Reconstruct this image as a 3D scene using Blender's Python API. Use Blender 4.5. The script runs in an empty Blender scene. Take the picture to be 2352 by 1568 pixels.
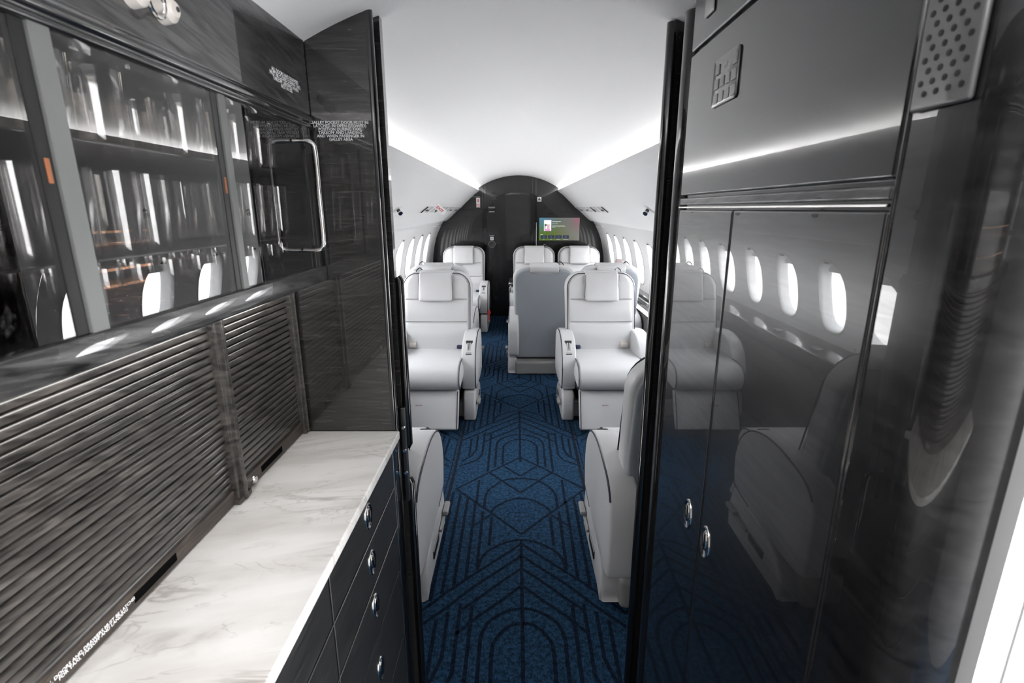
import bpy, bmesh, math, random
from mathutils import Vector, Matrix
random.seed(7)
SC = bpy.context.scene
COL = SC.collection
PI = math.pi

# ------------------------------------------------------------------ camera, world, light, exposure
cam_data = bpy.data.cameras.new('camera')
cam = bpy.data.objects.new('camera', cam_data); COL.objects.link(cam)
cam.location = (-0.02, 0.0, 1.43)
cam.rotation_euler = (math.radians(90 - 14.57), 0, 0)
cam_data.sensor_width = 36.0
cam_data.lens = 1170 / 2352 * 36
cam_data.shift_x = -11 / 2352
cam_data.clip_start = 0.02
cam_data.dof.use_dof = True
cam_data.dof.focus_distance = 2.6
cam_data.dof.aperture_fstop = 9.0
SC.camera = cam
SC.view_settings.view_transform = 'Standard'
SC.view_settings.look = 'None'
SC.view_settings.gamma = 1.0
SC.view_settings.use_curve_mapping = False
SC.view_settings.exposure = 0.50
SC.cycles.use_denoising = True
SC.cycles.sample_clamp_indirect = 8.0
SC.cycles.max_bounces = 14
SC.cycles.diffuse_bounces = 8
SC.cycles.glossy_bounces = 6
SC.cycles.transparent_max_bounces = 16
SC.cycles.caustics_reflective = False
SC.cycles.caustics_refractive = False

WORLD_STRENGTH = 18.0
COVE_STRENGTH = 8.5
w = bpy.data.worlds.new('overcast_day'); SC.world = w; w.use_nodes = True
wn = w.node_tree; wn.nodes.clear()
wo = wn.nodes.new('ShaderNodeOutputWorld'); bg = wn.nodes.new('ShaderNodeBackground')
tc = wn.nodes.new('ShaderNodeTexCoord'); sep = wn.nodes.new('ShaderNodeSeparateXYZ'); cr = wn.nodes.new('ShaderNodeValToRGB')
wn.links.new(tc.outputs['Generated'], sep.inputs[0])
mp = wn.nodes.new('ShaderNodeMapRange'); mp.inputs[1].default_value = -1; mp.inputs[2].default_value = 1
wn.links.new(sep.outputs['Z'], mp.inputs[0]); wn.links.new(mp.outputs[0], cr.inputs[0])
e = cr.color_ramp.elements
e[0].position = 0.0; e[0].color = (.50, .50, .51, 1)
e[1].position = 1.0; e[1].color = (.90, .95, 1.0, 1)
m_ = e.new(.49); m_.color = (.62, .62, .62, 1)
m_ = e.new(.505); m_.color = (1, 1, 1, 1)
wn.links.new(cr.outputs[0], bg.inputs[0]); bg.inputs[1].default_value = WORLD_STRENGTH
wn.links.new(bg.outputs[0], wo.inputs[0])

WINDOW_Y = [2.29, 2.78, 3.27, 3.76, 4.25, 4.74, 5.23, 5.72, 6.21]

def portal(name, loc, rot, sx, sy):
    l = bpy.data.lights.new(name, 'AREA'); l.shape = 'RECTANGLE'; l.size = sx; l.size_y = sy
    l.cycles.is_portal = True
    o = bpy.data.objects.new(name, l); COL.objects.link(o); o.location = loc; o.rotation_euler = rot
    return o
for wy in WINDOW_Y:
    for s in (-1, 1):
        portal('daylight_portal', (s * 1.17, wy, .955), (0, s * PI / 2, 0), .42, .33)
portal('daylight_portal', (1.17, -.33, .95), (0, PI / 2, 0), 1.9, 1.32)

dl = bpy.data.lights.new('added_galley_fill', 'AREA'); dl.shape = 'RECTANGLE'; dl.size = .35; dl.size_y = .5; dl.energy = 3.0; dl.color = (1, .97, .94)  # fill lamp added behind the camera to brighten the marble
do = bpy.data.objects.new('added_galley_fill', dl); COL.objects.link(do); do.location = (-.12, -.35, 1.82)

# ------------------------------------------------------------------ materials
def mat(name, color=(.8, .8, .8), rough=.5, metal=0.0, ior=1.5, coat=0.0, coat_rough=.03, spec=.5, emit=None, estr=0.0):
    m = bpy.data.materials.new(name); m.use_nodes = True
    b = m.node_tree.nodes['Principled BSDF']
    b.inputs['Base Color'].default_value = (*color, 1)
    b.inputs['Roughness'].default_value = rough
    b.inputs['Metallic'].default_value = metal
    b.inputs['IOR'].default_value = ior
    b.inputs['Coat Weight'].default_value = coat
    b.inputs['Coat Roughness'].default_value = coat_rough
    b.inputs['Specular IOR Level'].default_value = spec
    if emit:
        b.inputs['Emission Color'].default_value = (*emit, 1); b.inputs['Emission Strength'].default_value = estr
    return m

def N(m, t, **kw):
    n = m.node_tree.nodes.new(t)
    for k, v in kw.items(): setattr(n, k, v)
    return n
def L(m, a, b): m.node_tree.links.new(a, b)
def BS(m): return m.node_tree.nodes['Principled BSDF']

def pos_scaled(m, scale, rot=(0, 0, 0), space='Position'):
    if space == 'Position':
        g = N(m, 'ShaderNodeNewGeometry'); src = g.outputs['Position']
    else:
        g = N(m, 'ShaderNodeTexCoord'); src = g.outputs['Object']
    if any(rot):        # turn first, then stretch along the turned axes
        mr = N(m, 'ShaderNodeMapping'); mr.inputs['Rotation'].default_value = rot; L(m, src, mr.inputs['Vector']); src = mr.outputs[0]
    mp = N(m, 'ShaderNodeMapping'); mp.inputs['Scale'].default_value = scale
    L(m, src, mp.inputs['Vector'])
    return mp.outputs[0]

def ramp(m, src, stops):
    r = N(m, 'ShaderNodeValToRGB'); el = r.color_ramp.elements
    el[0].position = stops[0][0]; el[0].color = (*stops[0][1], 1)
    el[1].position = stops[-1][0]; el[1].color = (*stops[-1][1], 1)
    for p, c in stops[1:-1]:
        x = el.new(p); x.color = (*c, 1)
    L(m, src, r.inputs[0]); return r.outputs[0]

def veneer(name, dark, light, coat=1.0, figure=0.0, rough=.25, scale=(14, 2.2, 34), ior=1.5, spec=.5, bump=0.0, coat_ior=1.6, tilt=0.0):
    m = mat(name, dark, rough, ior=ior, coat=coat, coat_rough=.015, spec=spec)
    v = pos_scaled(m, scale, rot=(tilt, 0, 0))
    n = N(m, 'ShaderNodeTexNoise'); n.inputs['Scale'].default_value = 1.6; n.inputs['Detail'].default_value = 5
    n.inputs['Distortion'].default_value = 1.2
    L(m, v, n.inputs['Vector'])
    c = ramp(m, n.outputs['Fac'], [(.34, dark), (.56, tuple((a + b) / 2 for a, b in zip(dark, light))), (.70, light)])
    L(m, c, BS(m).inputs['Base Color'])
    BS(m).inputs['Coat IOR'].default_value = coat_ior
    if figure:          # the polish sinks slightly along the figure of the veneer
        lo = coat * (1 - figure); f = ramp(m, n.outputs['Fac'], [(.36, (lo,) * 3), (.62, (coat,) * 3)])
        L(m, f, BS(m).inputs['Coat Weight'])
    if bump:
        b = N(m, 'ShaderNodeBump'); b.inputs['Strength'].default_value = bump; b.inputs['Distance'].default_value = .002
        L(m, n.outputs['Fac'], b.inputs['Height']); L(m, b.outputs[0], BS(m).inputs['Normal'])
    return m

M = {}
M['lacquer'] = veneer('dark_figured_veneer_high_gloss', (.005, .005, .0055), (.024, .0235, .0235), scale=(30, 5, 60), figure=.22, spec=.5, coat_ior=1.46)
M['lacquer_left'] = veneer('dark_figured_veneer_cabinet', (.004, .004, .004), (.062, .061, .060), spec=.35, scale=(30, 7, 70), tilt=.16, figure=.5)
M['post_veneer'] = veneer('dark_figured_veneer_post', (.005, .005, .005), (.026, .025, .025), spec=.4, scale=(20, 20, 160), coat_ior=1.45)
M['lacquer_cross'] = veneer('dark_figured_veneer_partition', (.005, .005, .005), (.036, .034, .032), spec=.5, scale=(8, 30, 120), coat_ior=1.5, figure=.35)
M['lacquer_far'] = veneer('dark_figured_veneer_bulkhead', (.006, .006, .006), (.017, .017, .017), scale=(2.0, 10, 30), spec=.4, coat=.6, coat_ior=1.4)
M['lacquer_plain'] = mat('black_gloss_lacquer', (.006, .006, .006), .12, coat=.75, coat_rough=.01)
M['tambour'] = veneer('tambour_brown_black_veneer', (.006, .0055, .005), (.060, .053, .048), coat=.5, rough=.35, scale=(30, 9, 60), tilt=.2)
M['rail_wood'] = veneer('brown_veneer_rail', (.020, .015, .012), (.062, .048, .040), coat=.0, rough=.5, scale=(30, 8, 90))
M['drawer_wood'] = veneer('dark_drawer_veneer', (.008, .008, .0085), (.030, .030, .030), coat=.12, rough=.4, spec=.25, scale=(40, 8, 160), tilt=.05)
M['white'] = mat('cabin_headliner_white', (.92, .92, .92), .55)
M['liner'] = mat('sidewall_liner_white', (.90, .90, .90), .45)
M['plastic_white'] = mat('white_moulded_plastic', (.78, .78, .78), .3)
M['grey_liner'] = mat('grey_lower_liner', (.20, .195, .19), .6)
M['psu'] = mat('service_panel_light_grey', (.48, .48, .48), .4)
M['leather'] = mat('white_leather', (.48, .48, .487), .42, spec=.4)
nb = N(M['leather'], 'ShaderNodeTexNoise'); nb.inputs['Scale'].default_value = 420; nb.inputs['Detail'].default_value = 2
tcn = N(M['leather'], 'ShaderNodeTexCoord'); L(M['leather'], tcn.outputs['Object'], nb.inputs['Vector'])
bb = N(M['leather'], 'ShaderNodeBump'); bb.inputs['Strength'].default_value = .08; bb.inputs['Distance'].default_value = .001
L(M['leather'], nb.outputs['Fac'], bb.inputs['Height']); L(M['leather'], bb.outputs[0], BS(M['leather']).inputs['Normal'])
M['seat_shell'] = mat('grey_seat_back_shell', (.29, .31, .335), .42)
M['seat_base'] = mat('greige_seat_base', (.26, .255, .25), .5)
M['piping'] = mat('navy_piping', (.012, .014, .03), .5)
M['dark_metal'] = mat('gunmetal', (.10, .10, .10), .3, metal=1)
M['chrome'] = mat('polished_chrome', (.72, .70, .68), .12, metal=1)
M['satin'] = mat('satin_aluminium', (.42, .42, .41), .35, metal=1)
M['stile'] = mat('light_grey_anodised_stile', (.13, .135, .13), .35, metal=.2)
M['grille_reflection'] = mat('reflected_grille_pale', (.13, .13, .125), .35, coat=.7)  # pale tone of the dotted reflection built as a plate
M['black'] = mat('black_plastic', (.008, .008, .008), .4)
M['void'] = mat('slot_shadow_black', (.004, .004, .004), 1.0, spec=0.0)
M['navy'] = mat('navy_plastic', (.02, .025, .06), .35)
M['beige'] = mat('beige_plastic', (.55, .51, .47), .45)
M['red'] = mat('red_tag', (.55, .02, .02), .5)
M['red_ink'] = mat('red_ink', (.60, .04, .05), .5)
M['vest_ink'] = mat('dark_red_ink', (.16, .02, .02), .5)
M['white_ink'] = mat('white_ink', (.85, .85, .85), .5)
M['black_ink'] = mat('black_ink', (.02, .02, .02), .5)
M['keypad'] = mat('keypad_grey_film', (.06, .06, .058), .25, coat=1.0, coat_rough=.1)
M['amber'] = mat('amber_catch', (.22, .08, .035), .4)
M['taupe'] = mat('taupe_leather', (.17, .13, .13), .5)
M['cove'] = mat('cove_light_strip', (1, 1, 1), .5, emit=(1, .99, .97), estr=COVE_STRENGTH)
M['led'] = mat('warm_led_strip', (1, .8, .6), .5, emit=(1, .52, .28), estr=1.8)
M['added_glass_light'] = mat('added_cabinet_glow', (1, 1, 1), .5, emit=(1, .88, .76), estr=1.7)  # glow of the strip added inside the display cabinet
M['added_counter_light'] = mat('added_counter_glow', (1, 1, 1), .5, emit=(1, .98, .95), estr=9.0)  # glow of the strip added under the display cabinet
M['inside'] = mat('cabinet_interior_black', (.012, .011, .010), .25, coat=.5)

# thin panes: Fresnel mix of clear transmission and mirror
def pane_mat(name, tint, ior):
    m = bpy.data.materials.new(name); m.use_nodes = True; nt = m.node_tree; nt.nodes.clear()
    o = nt.nodes.new('ShaderNodeOutputMaterial'); mx = nt.nodes.new('ShaderNodeMixShader')
    tr = nt.nodes.new('ShaderNodeBsdfTransparent'); gl = nt.nodes.new('ShaderNodeBsdfGlossy'); fr = nt.nodes.new('ShaderNodeFresnel')
    tr.inputs[0].default_value = (*tint, 1); gl.inputs['Roughness'].default_value = 0.0; gl.inputs['Color'].default_value = (1, 1, 1, 1)
    ge = nt.nodes.new('ShaderNodeNewGeometry'); mr = nt.nodes.new('ShaderNodeMapRange')   # same reflectance from both faces of the pane
    mr.inputs['To Min'].default_value = ior; mr.inputs['To Max'].default_value = 1 / ior
    nt.links.new(ge.outputs['Backfacing'], mr.inputs[0]); nt.links.new(mr.outputs[0], fr.inputs[0])
    nt.links.new(fr.outputs[0], mx.inputs[0]); nt.links.new(tr.outputs[0], mx.inputs[1]); nt.links.new(gl.outputs[0], mx.inputs[2])
    nt.links.new(mx.outputs[0], o.inputs[0]); return m
M['cab_glass'] = pane_mat('smoked_cabinet_glass', (.86, .86, .86), 1.62)
M['win_glass'] = pane_mat('window_glass', (.97, .97, .97), 1.45)
M['stem_glass'] = pane_mat('clear_glassware', (.92, .915, .91), 1.55)

# marble
m = mat('white_marble', (.8, .79, .77), .42, spec=.35); M['marble'] = m
v = pos_scaled(m, (3.0, 11.0, 3.0), (0, 0, -.24))
def ridge(scale, detail, dist, width, off):
    n = N(m, 'ShaderNodeTexNoise'); n.inputs['Scale'].default_value = scale; n.inputs['Detail'].default_value = detail; n.inputs['Roughness'].default_value = .55; n.inputs['Distortion'].default_value = dist
    ad = N(m, 'ShaderNodeVectorMath', operation='ADD'); ad.inputs[1].default_value = (off, off * 2, 0); L(m, v, ad.inputs[0]); L(m, ad.outputs[0], n.inputs['Vector'])
    sb = N(m, 'ShaderNodeMath', operation='SUBTRACT'); sb.inputs[1].default_value = .5; L(m, n.outputs['Fac'], sb.inputs[0])
    ab = N(m, 'ShaderNodeMath', operation='ABSOLUTE'); L(m, sb.outputs[0], ab.inputs[0])
    return ramp(m, ab.outputs[0], [(0.0, (1, 1, 1)), (width * .4, (.45, .45, .45)), (width, (0, 0, 0))])
def mask(scale, lo, hi, off):
    n = N(m, 'ShaderNodeTexNoise'); n.inputs['Scale'].default_value = scale; n.inputs['Detail'].default_value = 2
    ad = N(m, 'ShaderNodeVectorMath', operation='ADD'); ad.inputs[1].default_value = (off, 0, off); L(m, v, ad.inputs[0]); L(m, ad.outputs[0], n.inputs['Vector'])
    return ramp(m, n.outputs['Fac'], [(lo, (0, 0, 0)), (hi, (1, 1, 1))])
def mul(a, b, k=1.0):
    x = N(m, 'ShaderNodeMath', operation='MULTIPLY'); L(m, a, x.inputs[0]); L(m, b, x.inputs[1])
    y = N(m, 'ShaderNodeMath', operation='MULTIPLY'); L(m, x.outputs[0], y.inputs[0]); y.inputs[1].default_value = k; return y.outputs[0]
def blend(fac, a, colour):
    x = N(m, 'ShaderNodeMix', data_type='RGBA'); L(m, fac, x.inputs['Factor']); L(m, a, x.inputs['A']); x.inputs['B'].default_value = (*colour, 1); return x.outputs['Result']
n3 = N(m, 'ShaderNodeTexNoise'); n3.inputs['Scale'].default_value = 1.3; n3.inputs['Detail'].default_value = 5; L(m, v, n3.inputs['Vector'])
c = ramp(m, n3.outputs['Fac'], [(.36, (.60, .575, .55)), (.60, (.74, .725, .705))])
c = blend(mul(ridge(.9, 6, 1.2, .030, 3.1), mask(.8, .46, .60, 7.7), .75), c, (.26, .225, .20))
c = blend(mul(ridge(2.1, 4, .8, .016, 11.3), mask(1.1, .44, .58, 2.2), .5), c, (.30, .26, .235))
c = blend(mul(ridge(.6, 7, 1.8, .055, 21.0), mask(.9, .50, .62, 15.0), .45), c, (.34, .31, .285))
L(m, c, BS(m).inputs['Base Color'])

# carpets
def carpet(name, c0, c1):
    m = mat(name, c0, .95, spec=.1)
    n = N(m, 'ShaderNodeTexNoise'); n.inputs['Scale'].default_value = 1.0; n.inputs['Detail'].default_value = 3
    L(m, pos_scaled(m, (210, 110, 100)), n.inputs['Vector'])
    n2 = N(m, 'ShaderNodeTexNoise'); n2.inputs['Scale'].default_value = 60; n2.inputs['Detail'].default_value = 2
    L(m, pos_scaled(m, (1, 1, 1)), n2.inputs['Vector'])
    ad = N(m, 'ShaderNodeMath', operation='ADD'); L(m, n.outputs['Fac'], ad.inputs[0]); L(m, n2.outputs['Fac'], ad.inputs[1])
    hf = N(m, 'ShaderNodeMath', operation='MULTIPLY'); hf.inputs[1].default_value = .5; L(m, ad.outputs[0], hf.inputs[0])
    L(m, ramp(m, hf.outputs[0], [(.40, c0), (.60, c1)]), BS(m).inputs['Base Color'])
    b = N(m, 'ShaderNodeBump'); b.inputs['Strength'].default_value = .5; b.inputs['Distance'].default_value = .002
    L(m, n.outputs['Fac'], b.inputs['Height']); L(m, b.outputs[0], BS(m).inputs['Normal'])
    return m
M['carpet'] = carpet('blue_carpet', (.005, .015, .032), (.018, .056, .112))
M['carpet_line'] = carpet('navy_carpet_line', (.003, .006, .014), (.006, .015, .032))
M['carpet_edge'] = carpet('charcoal_carpet_binding', (.006, .008, .014), (.012, .016, .028))

# ------------------------------------------------------------------ mesh helpers
class MB:
    """collects verts, faces and material slots for one mesh"""
    def __init__(s): s.v = []; s.f = []; s.mi = []; s.weighted = False
    def add(s, vs, fs, mi=0):
        o = len(s.v); s.v += [tuple(p) for p in vs]; s.f += [tuple(i + o for i in f) for f in fs]; s.mi += [mi] * len(fs); return s
    def xf(s, fn): s.v = [tuple(fn(*p)) for p in s.v]; return s
    def box(s, x0, x1, y0, y1, z0, z1, r=0.0, seg=2, mi=0):
        if r <= 0:
            vs = [(x, y, z) for x in (x0, x1) for y in (y0, y1) for z in (z0, z1)]
            return s.add(vs, [(0, 1, 3, 2), (4, 6, 7, 5), (0, 4, 5, 1), (2, 3, 7, 6), (0, 2, 6, 4), (1, 5, 7, 3)], mi)
        s.weighted = True
        bm = bmesh.new(); bmesh.ops.create_cube(bm, size=1)
        for v in bm.verts:
            v.co = Vector(((x0 + x1) / 2 + v.co.x * (x1 - x0), (y0 + y1) / 2 + v.co.y * (y1 - y0), (z0 + z1) / 2 + v.co.z * (z1 - z0)))
        bmesh.ops.bevel(bm, geom=bm.edges[:], offset=min(r, .499 * min(abs(x1 - x0), abs(y1 - y0), abs(z1 - z0))), segments=seg, profile=.5, affect='EDGES')
        bm.verts.index_update()
        s.add([v.co[:] for v in bm.verts], [[v.index for v in f.verts] for f in bm.faces], mi); bm.free(); return s
    def tube(s, pts, r, seg=8, closed=False, mi=0, caps=True):
        P = [Vector(p) for p in pts]; n = len(P); rings = []
        up = Vector((0, 0, 1)); prev = None
        for i in range(n):
            if closed: t = P[(i + 1) % n] - P[i - 1]
            else: t = P[min(i + 1, n - 1)] - P[max(i - 1, 0)]
            t.normalize()
            if prev is None:
                a = up if abs(t.z) < .9 else Vector((1, 0, 0))
                nn = (a - t * a.dot(t)).normalized()
            else:
                nn = (prev - t * prev.dot(t)); nn = nn.normalized() if nn.length > 1e-6 else prev
            prev = nn; bi = t.cross(nn)
            rings.append([P[i] + (nn * math.cos(2 * PI * k / seg) + bi * math.sin(2 * PI * k / seg)) * r for k in range(seg)])
        vs = [p for rg in rings for p in rg]; fs = []
        m_ = n if closed else n - 1
        for i in range(m_):
            for k in range(seg):
                a = i * seg + k; b = i * seg + (k + 1) % seg; j = (i + 1) % n
                fs.append((a, b, j * seg + (k + 1) % seg, j * seg + k))
        if not closed and caps:
            fs.append(tuple(reversed(range(seg)))); fs.append(tuple((n - 1) * seg + k for k in range(seg)))
        return s.add(vs, fs, mi)
    def lathe(s, prof, c, seg=20, axis='z', mi=0):
        vs = []; fs = []
        for (r, h) in prof:
            for k in range(seg):
                a = 2 * PI * k / seg; x, y = r * math.cos(a), r * math.sin(a)
                vs.append({'z': (c[0] + x, c[1] + y, c[2] + h), 'x': (c[0] + h, c[1] + x, c[2] + y), 'y': (c[0] + x, c[1] + h, c[2] + y)}[axis])
        for i in range(len(prof) - 1):
            for k in range(seg):
                fs.append((i * seg + k, i * seg + (k + 1) % seg, (i + 1) * seg + (k + 1) % seg, (i + 1) * seg + k))
        return s.add(vs, fs, mi)
    def pillow(s, outline, a0, a1, r=.01, axis='x', bulge=0.0, rings=4, cap=5, mi=0):
        """closed 2D outline extruded from a0 to a1 with rounded rims and softly bulged caps"""
        O = [Vector(p) for p in outline]; n = len(O)
        area = sum(O[i].x * O[(i + 1) % n].y - O[(i + 1) % n].x * O[i].y for i in range(n))
        if area < 0: O.reverse()
        nr = []
        for i in range(n):
            d = (O[(i + 1) % n] - O[i - 1]); d = d.normalized() if d.length > 1e-9 else Vector((1, 0)); nr.append(Vector((d.y, -d.x)))
        c = sum(O, Vector((0, 0))) / n
        prof = []
        for k in range(rings + 1):
            t = PI / 2 * k / rings
            prof.append((r * (1 - math.sin(t)), a0 + r * (1 - math.cos(t)), 'o'))
        L_ = []
        def ring(off, sc): return [c + ((O[i] - nr[i] * off) - c) * sc for i in range(n)]
        for k in range(cap, 0, -1):
            sc = 1 - k / cap * .97
            L_.append((ring(r, sc), a0 - bulge * (1 - sc ** 2)))
        for k in range(rings + 1):
            t = PI / 2 * k / rings
            L_.append((ring(r * (1 - math.sin(t)), 1), a0 + r * (1 - math.cos(t))))
        for k in range(rings, -1, -1):
            t = PI / 2 * k / rings
            L_.append((ring(r * (1 - math.sin(t)), 1), a1 - r * (1 - math.cos(t))))
        for k in range(1, cap + 1):
            sc = 1 - k / cap * .97
            L_.append((ring(r, sc), a1 + bulge * (1 - sc ** 2)))
        vs = []
        for rg, a in L_:
            for p in rg:
                vs.append({'x': (a, p.x, p.y), 'y': (p.x, a, p.y), 'z': (p.x, p.y, a)}[axis])
        fs = []
        for i in range(len(L_) - 1):
            for k in range(n):
                fs.append((i * n + k, i * n + (k + 1) % n, (i + 1) * n + (k + 1) % n, (i + 1) * n + k))
        fs.append(tuple(range(n - 1, -1, -1))); fs.append(tuple((len(L_) - 1) * n + k for k in range(n)))
        return s.add(vs, fs, mi)
    def sheet(s, grid, mi=0):
        h = len(grid); w_ = len(grid[0])
        return s.add([p for row in grid for p in row], [(i * w_ + j, i * w_ + j + 1, (i + 1) * w_ + j + 1, (i + 1) * w_ + j) for i in range(h - 1) for j in range(w_ - 1)], mi)

def smooth_loop(pts, sub=6):
    """Catmull-Rom closed loop"""
    n = len(pts); out = []
    for i in range(n):
        p0, p1, p2, p3 = (Vector(pts[(i + k) % n]) for k in (-1, 0, 1, 2))
        for k in range(sub):
            t = k / sub
            out.append(.5 * ((2 * p1) + (-p0 + p2) * t + (2 * p0 - 5 * p1 + 4 * p2 - p3) * t * t + (-p0 + 3 * p1 - 3 * p2 + p3) * t ** 3))
    return [tuple(p) for p in out]
def smooth_line(pts, sub=6):
    n = len(pts); out = []
    for i in range(n - 1):
        p0, p1, p2, p3 = Vector(pts[max(i - 1, 0)]), Vector(pts[i]), Vector(pts[i + 1]), Vector(pts[min(i + 2, n - 1)])
        for k in range(sub):
            t = k / sub
            out.append(.5 * ((2 * p1) + (-p0 + p2) * t + (2 * p0 - 5 * p1 + 4 * p2 - p3) * t * t + (-p0 + 3 * p1 - 3 * p2 + p3) * t ** 3))
    out.append(Vector(pts[-1])); return [tuple(p) for p in out]
def inset(pts, d):
    n = len(pts); O = [Vector(p) for p in pts]; out = []
    area = sum(O[i].x * O[(i + 1) % n].y - O[(i + 1) % n].x * O[i].y for i in range(n)); sg = 1 if area > 0 else -1
    for i in range(n):
        t = (O[(i + 1) % n] - O[i - 1]).normalized(); out.append((O[i].x - sg * t.y * d, O[i].y + sg * t.x * d))
    return out
def rrect(x0, x1, y0, y1, r, seg=6, rt=None):
    """rounded rectangle outline; rt = radius of the top corners"""
    rt = r if rt is None else rt; out = []
    for cx, cy, a0, rr in ((x1, y1, 0, rt), (x0, y1, PI / 2, rt), (x0, y0, PI, r), (x1, y0, 1.5 * PI, r)):
        cx = cx - rr if cx == x1 else cx + rr; cy = cy - rr if cy == y1 else cy + rr
        for k in range(seg + 1):
            a = a0 + PI / 2 * k / seg; out.append((cx + rr * math.cos(a), cy + rr * math.sin(a)))
    return out

def weighted_normals(me, cosang):
    """face-area weighted loop normals, so large flat faces stay flat beside their rounded edges"""
    vf = [[] for _ in me.vertices]
    for p in me.polygons:
        for v in p.vertices: vf[v].append(p.index)
    fn = [p.normal.copy() for p in me.polygons]; fa = [p.area for p in me.polygons]
    out = [None] * len(me.loops)
    for p in me.polygons:
        for li in p.loop_indices:
            n = Vector((0, 0, 0))
            for q in vf[me.loops[li].vertex_index]:
                if fn[q].dot(fn[p.index]) >= cosang: n += fn[q] * fa[q]
            out[li] = n.normalized() if n.length > 0 else fn[p.index]
    me.normals_split_custom_set(out)

def link_mesh(name, me, parent=None, loc=None):
    o = bpy.data.objects.new(name, me); COL.objects.link(o)
    if parent is not None: o.parent = parent
    if loc is not None: o.location = loc
    return o
def make_me(name, mb, mats, smooth=True, ang=35, offset=None):
    me = bpy.data.meshes.new(name)
    vs = mb.v if offset is None else [(p[0] - offset[0], p[1] - offset[1], p[2] - offset[2]) for p in mb.v]
    me.from_pydata(vs, [], mb.f)
    for mm in (mats if isinstance(mats, (list, tuple)) else [mats]): me.materials.append(mm)
    for p, i in zip(me.polygons, mb.mi): p.material_index = i
    bm = bmesh.new(); bm.from_mesh(me); bmesh.ops.remove_doubles(bm, verts=bm.verts, dist=1e-6); bmesh.ops.recalc_face_normals(bm, faces=bm.faces); bm.to_mesh(me); bm.free()
    if smooth:
        me.shade_smooth(); me.set_sharp_from_angle(angle=math.radians(ang))
        if mb.weighted: weighted_normals(me, math.cos(math.radians(ang + 8)))
    me.update(); return me
def tag(o, label=None, cat=None, group=None, kind=None):
    if label: o['label'] = label
    if cat: o['category'] = cat
    if group: o['group'] = group
    if kind: o['kind'] = kind
    return o
class Thing:
    """an Empty at the thing's base; parts are given in world coordinates (or local with loc kept at the origin)"""
    def __init__(s, name, label, cat, loc=(0, 0, 0), group=None, kind=None, rotz=0, local=False):
        s.e = bpy.data.objects.new(name, None); COL.objects.link(s.e); s.e.empty_display_size = .05
        s.e.location = loc; s.e.rotation_euler = (0, 0, rotz); s.off = None if local else loc
        tag(s.e, label, cat, group, kind)
    def part(s, name, mb, mats, parent=None, label=None, **kw):
        o = link_mesh(name, make_me(name, mb, mats, offset=s.off, **kw), parent or s.e)
        if label: o['label'] = label
        return o
def solo(name, mb, mats, label=None, cat=None, group=None, kind=None, **kw):
    xs = [p[0] for p in mb.v]; ys = [p[1] for p in mb.v]; zs = [p[2] for p in mb.v]
    off = ((min(xs) + max(xs)) / 2, (min(ys) + max(ys)) / 2, min(zs))
    if kind == 'structure': off = (0, 0, 0)
    o = link_mesh(name, make_me(name, mb, mats, offset=off, **kw), None, off)
    return tag(o, label, cat, group, kind)
def text_mb(body, size, origin, xdir, ydir, align='CENTER', spacing=1.0, depth=.00004, bold=0.0):
    cu = bpy.data.curves.new('lettering', 'FONT'); cu.body = body; cu.size = size; cu.align_x = align; cu.align_y = 'CENTER'
    cu.space_line = spacing; cu.extrude = depth; cu.resolution_u = 2; cu.offset = bold
    o = bpy.data.objects.new('lettering', cu); COL.objects.link(o)
    me = bpy.data.meshes.new_from_object(o)
    bpy.data.objects.remove(o)
    X = Vector(xdir).normalized(); Y = Vector(ydir).normalized(); Z = X.cross(Y); O = Vector(origin)
    mb = MB(); mb.add([tuple(O + X * v.co.x + Y * v.co.y + Z * v.co.z) for v in me.vertices], [tuple(p.vertices) for p in me.polygons])
    bpy.data.meshes.remove(me); return mb

# ------------------------------------------------------------------ cabin shell
Y0, Y1 = -1.05, 6.93
def dome(x): return 1.852 - .95 + math.sqrt(.95 ** 2 - min(abs(x), .7) ** 2)
CR = .92
# side profile (x, z) from the inboard lip of the upper panel down to the floor
SIDE = smooth_line([(.508, 1.668), (.60, 1.592), (.724, 1.476)], 4)
PSU = [(.724, 1.476), (.745, 1.452), (.812, 1.402)]
LOW = smooth_line([(.812, 1.402), (.88, 1.338), (.949, 1.281), (.992, 1.268), (1.03, 1.205), (1.06, 1.149), (1.095, 1.06), (1.117, .978), (1.14, .85), (1.152, .747), (1.155, .66)], 4)
def wall_x(z):
    pts = LOW
    for (xa, za), (xb, zb) in zip(pts, pts[1:]):
        if zb <= z <= za: return xa + (xb - xa) * (za - z) / max(za - zb, 1e-6)
    return 1.155

# ceiling dome
mb = MB(); nx = 36
xs = [(-.555 + 1.11 * i / nx) for i in range(nx + 1)]
mb.sheet([[(x, y, dome(x)) for x in xs] for y in (Y0, .3, 1.0, 2.0, 3.0, 4.0, 5.0, 6.0, Y1 + .02)])
# outboard return of the cove behind the light
for s in (-1, 1):
    mb.sheet([[(s * .555, y, dome(.555)), (s * .62, y, dome(.555)), (s * .625, y, 1.61)] for y in (Y0, Y1 + .02)])
ceiling = solo('ceiling', mb, M['white'], kind='structure', cat='ceiling', label='white domed headliner running the whole length of the cabin')

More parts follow.
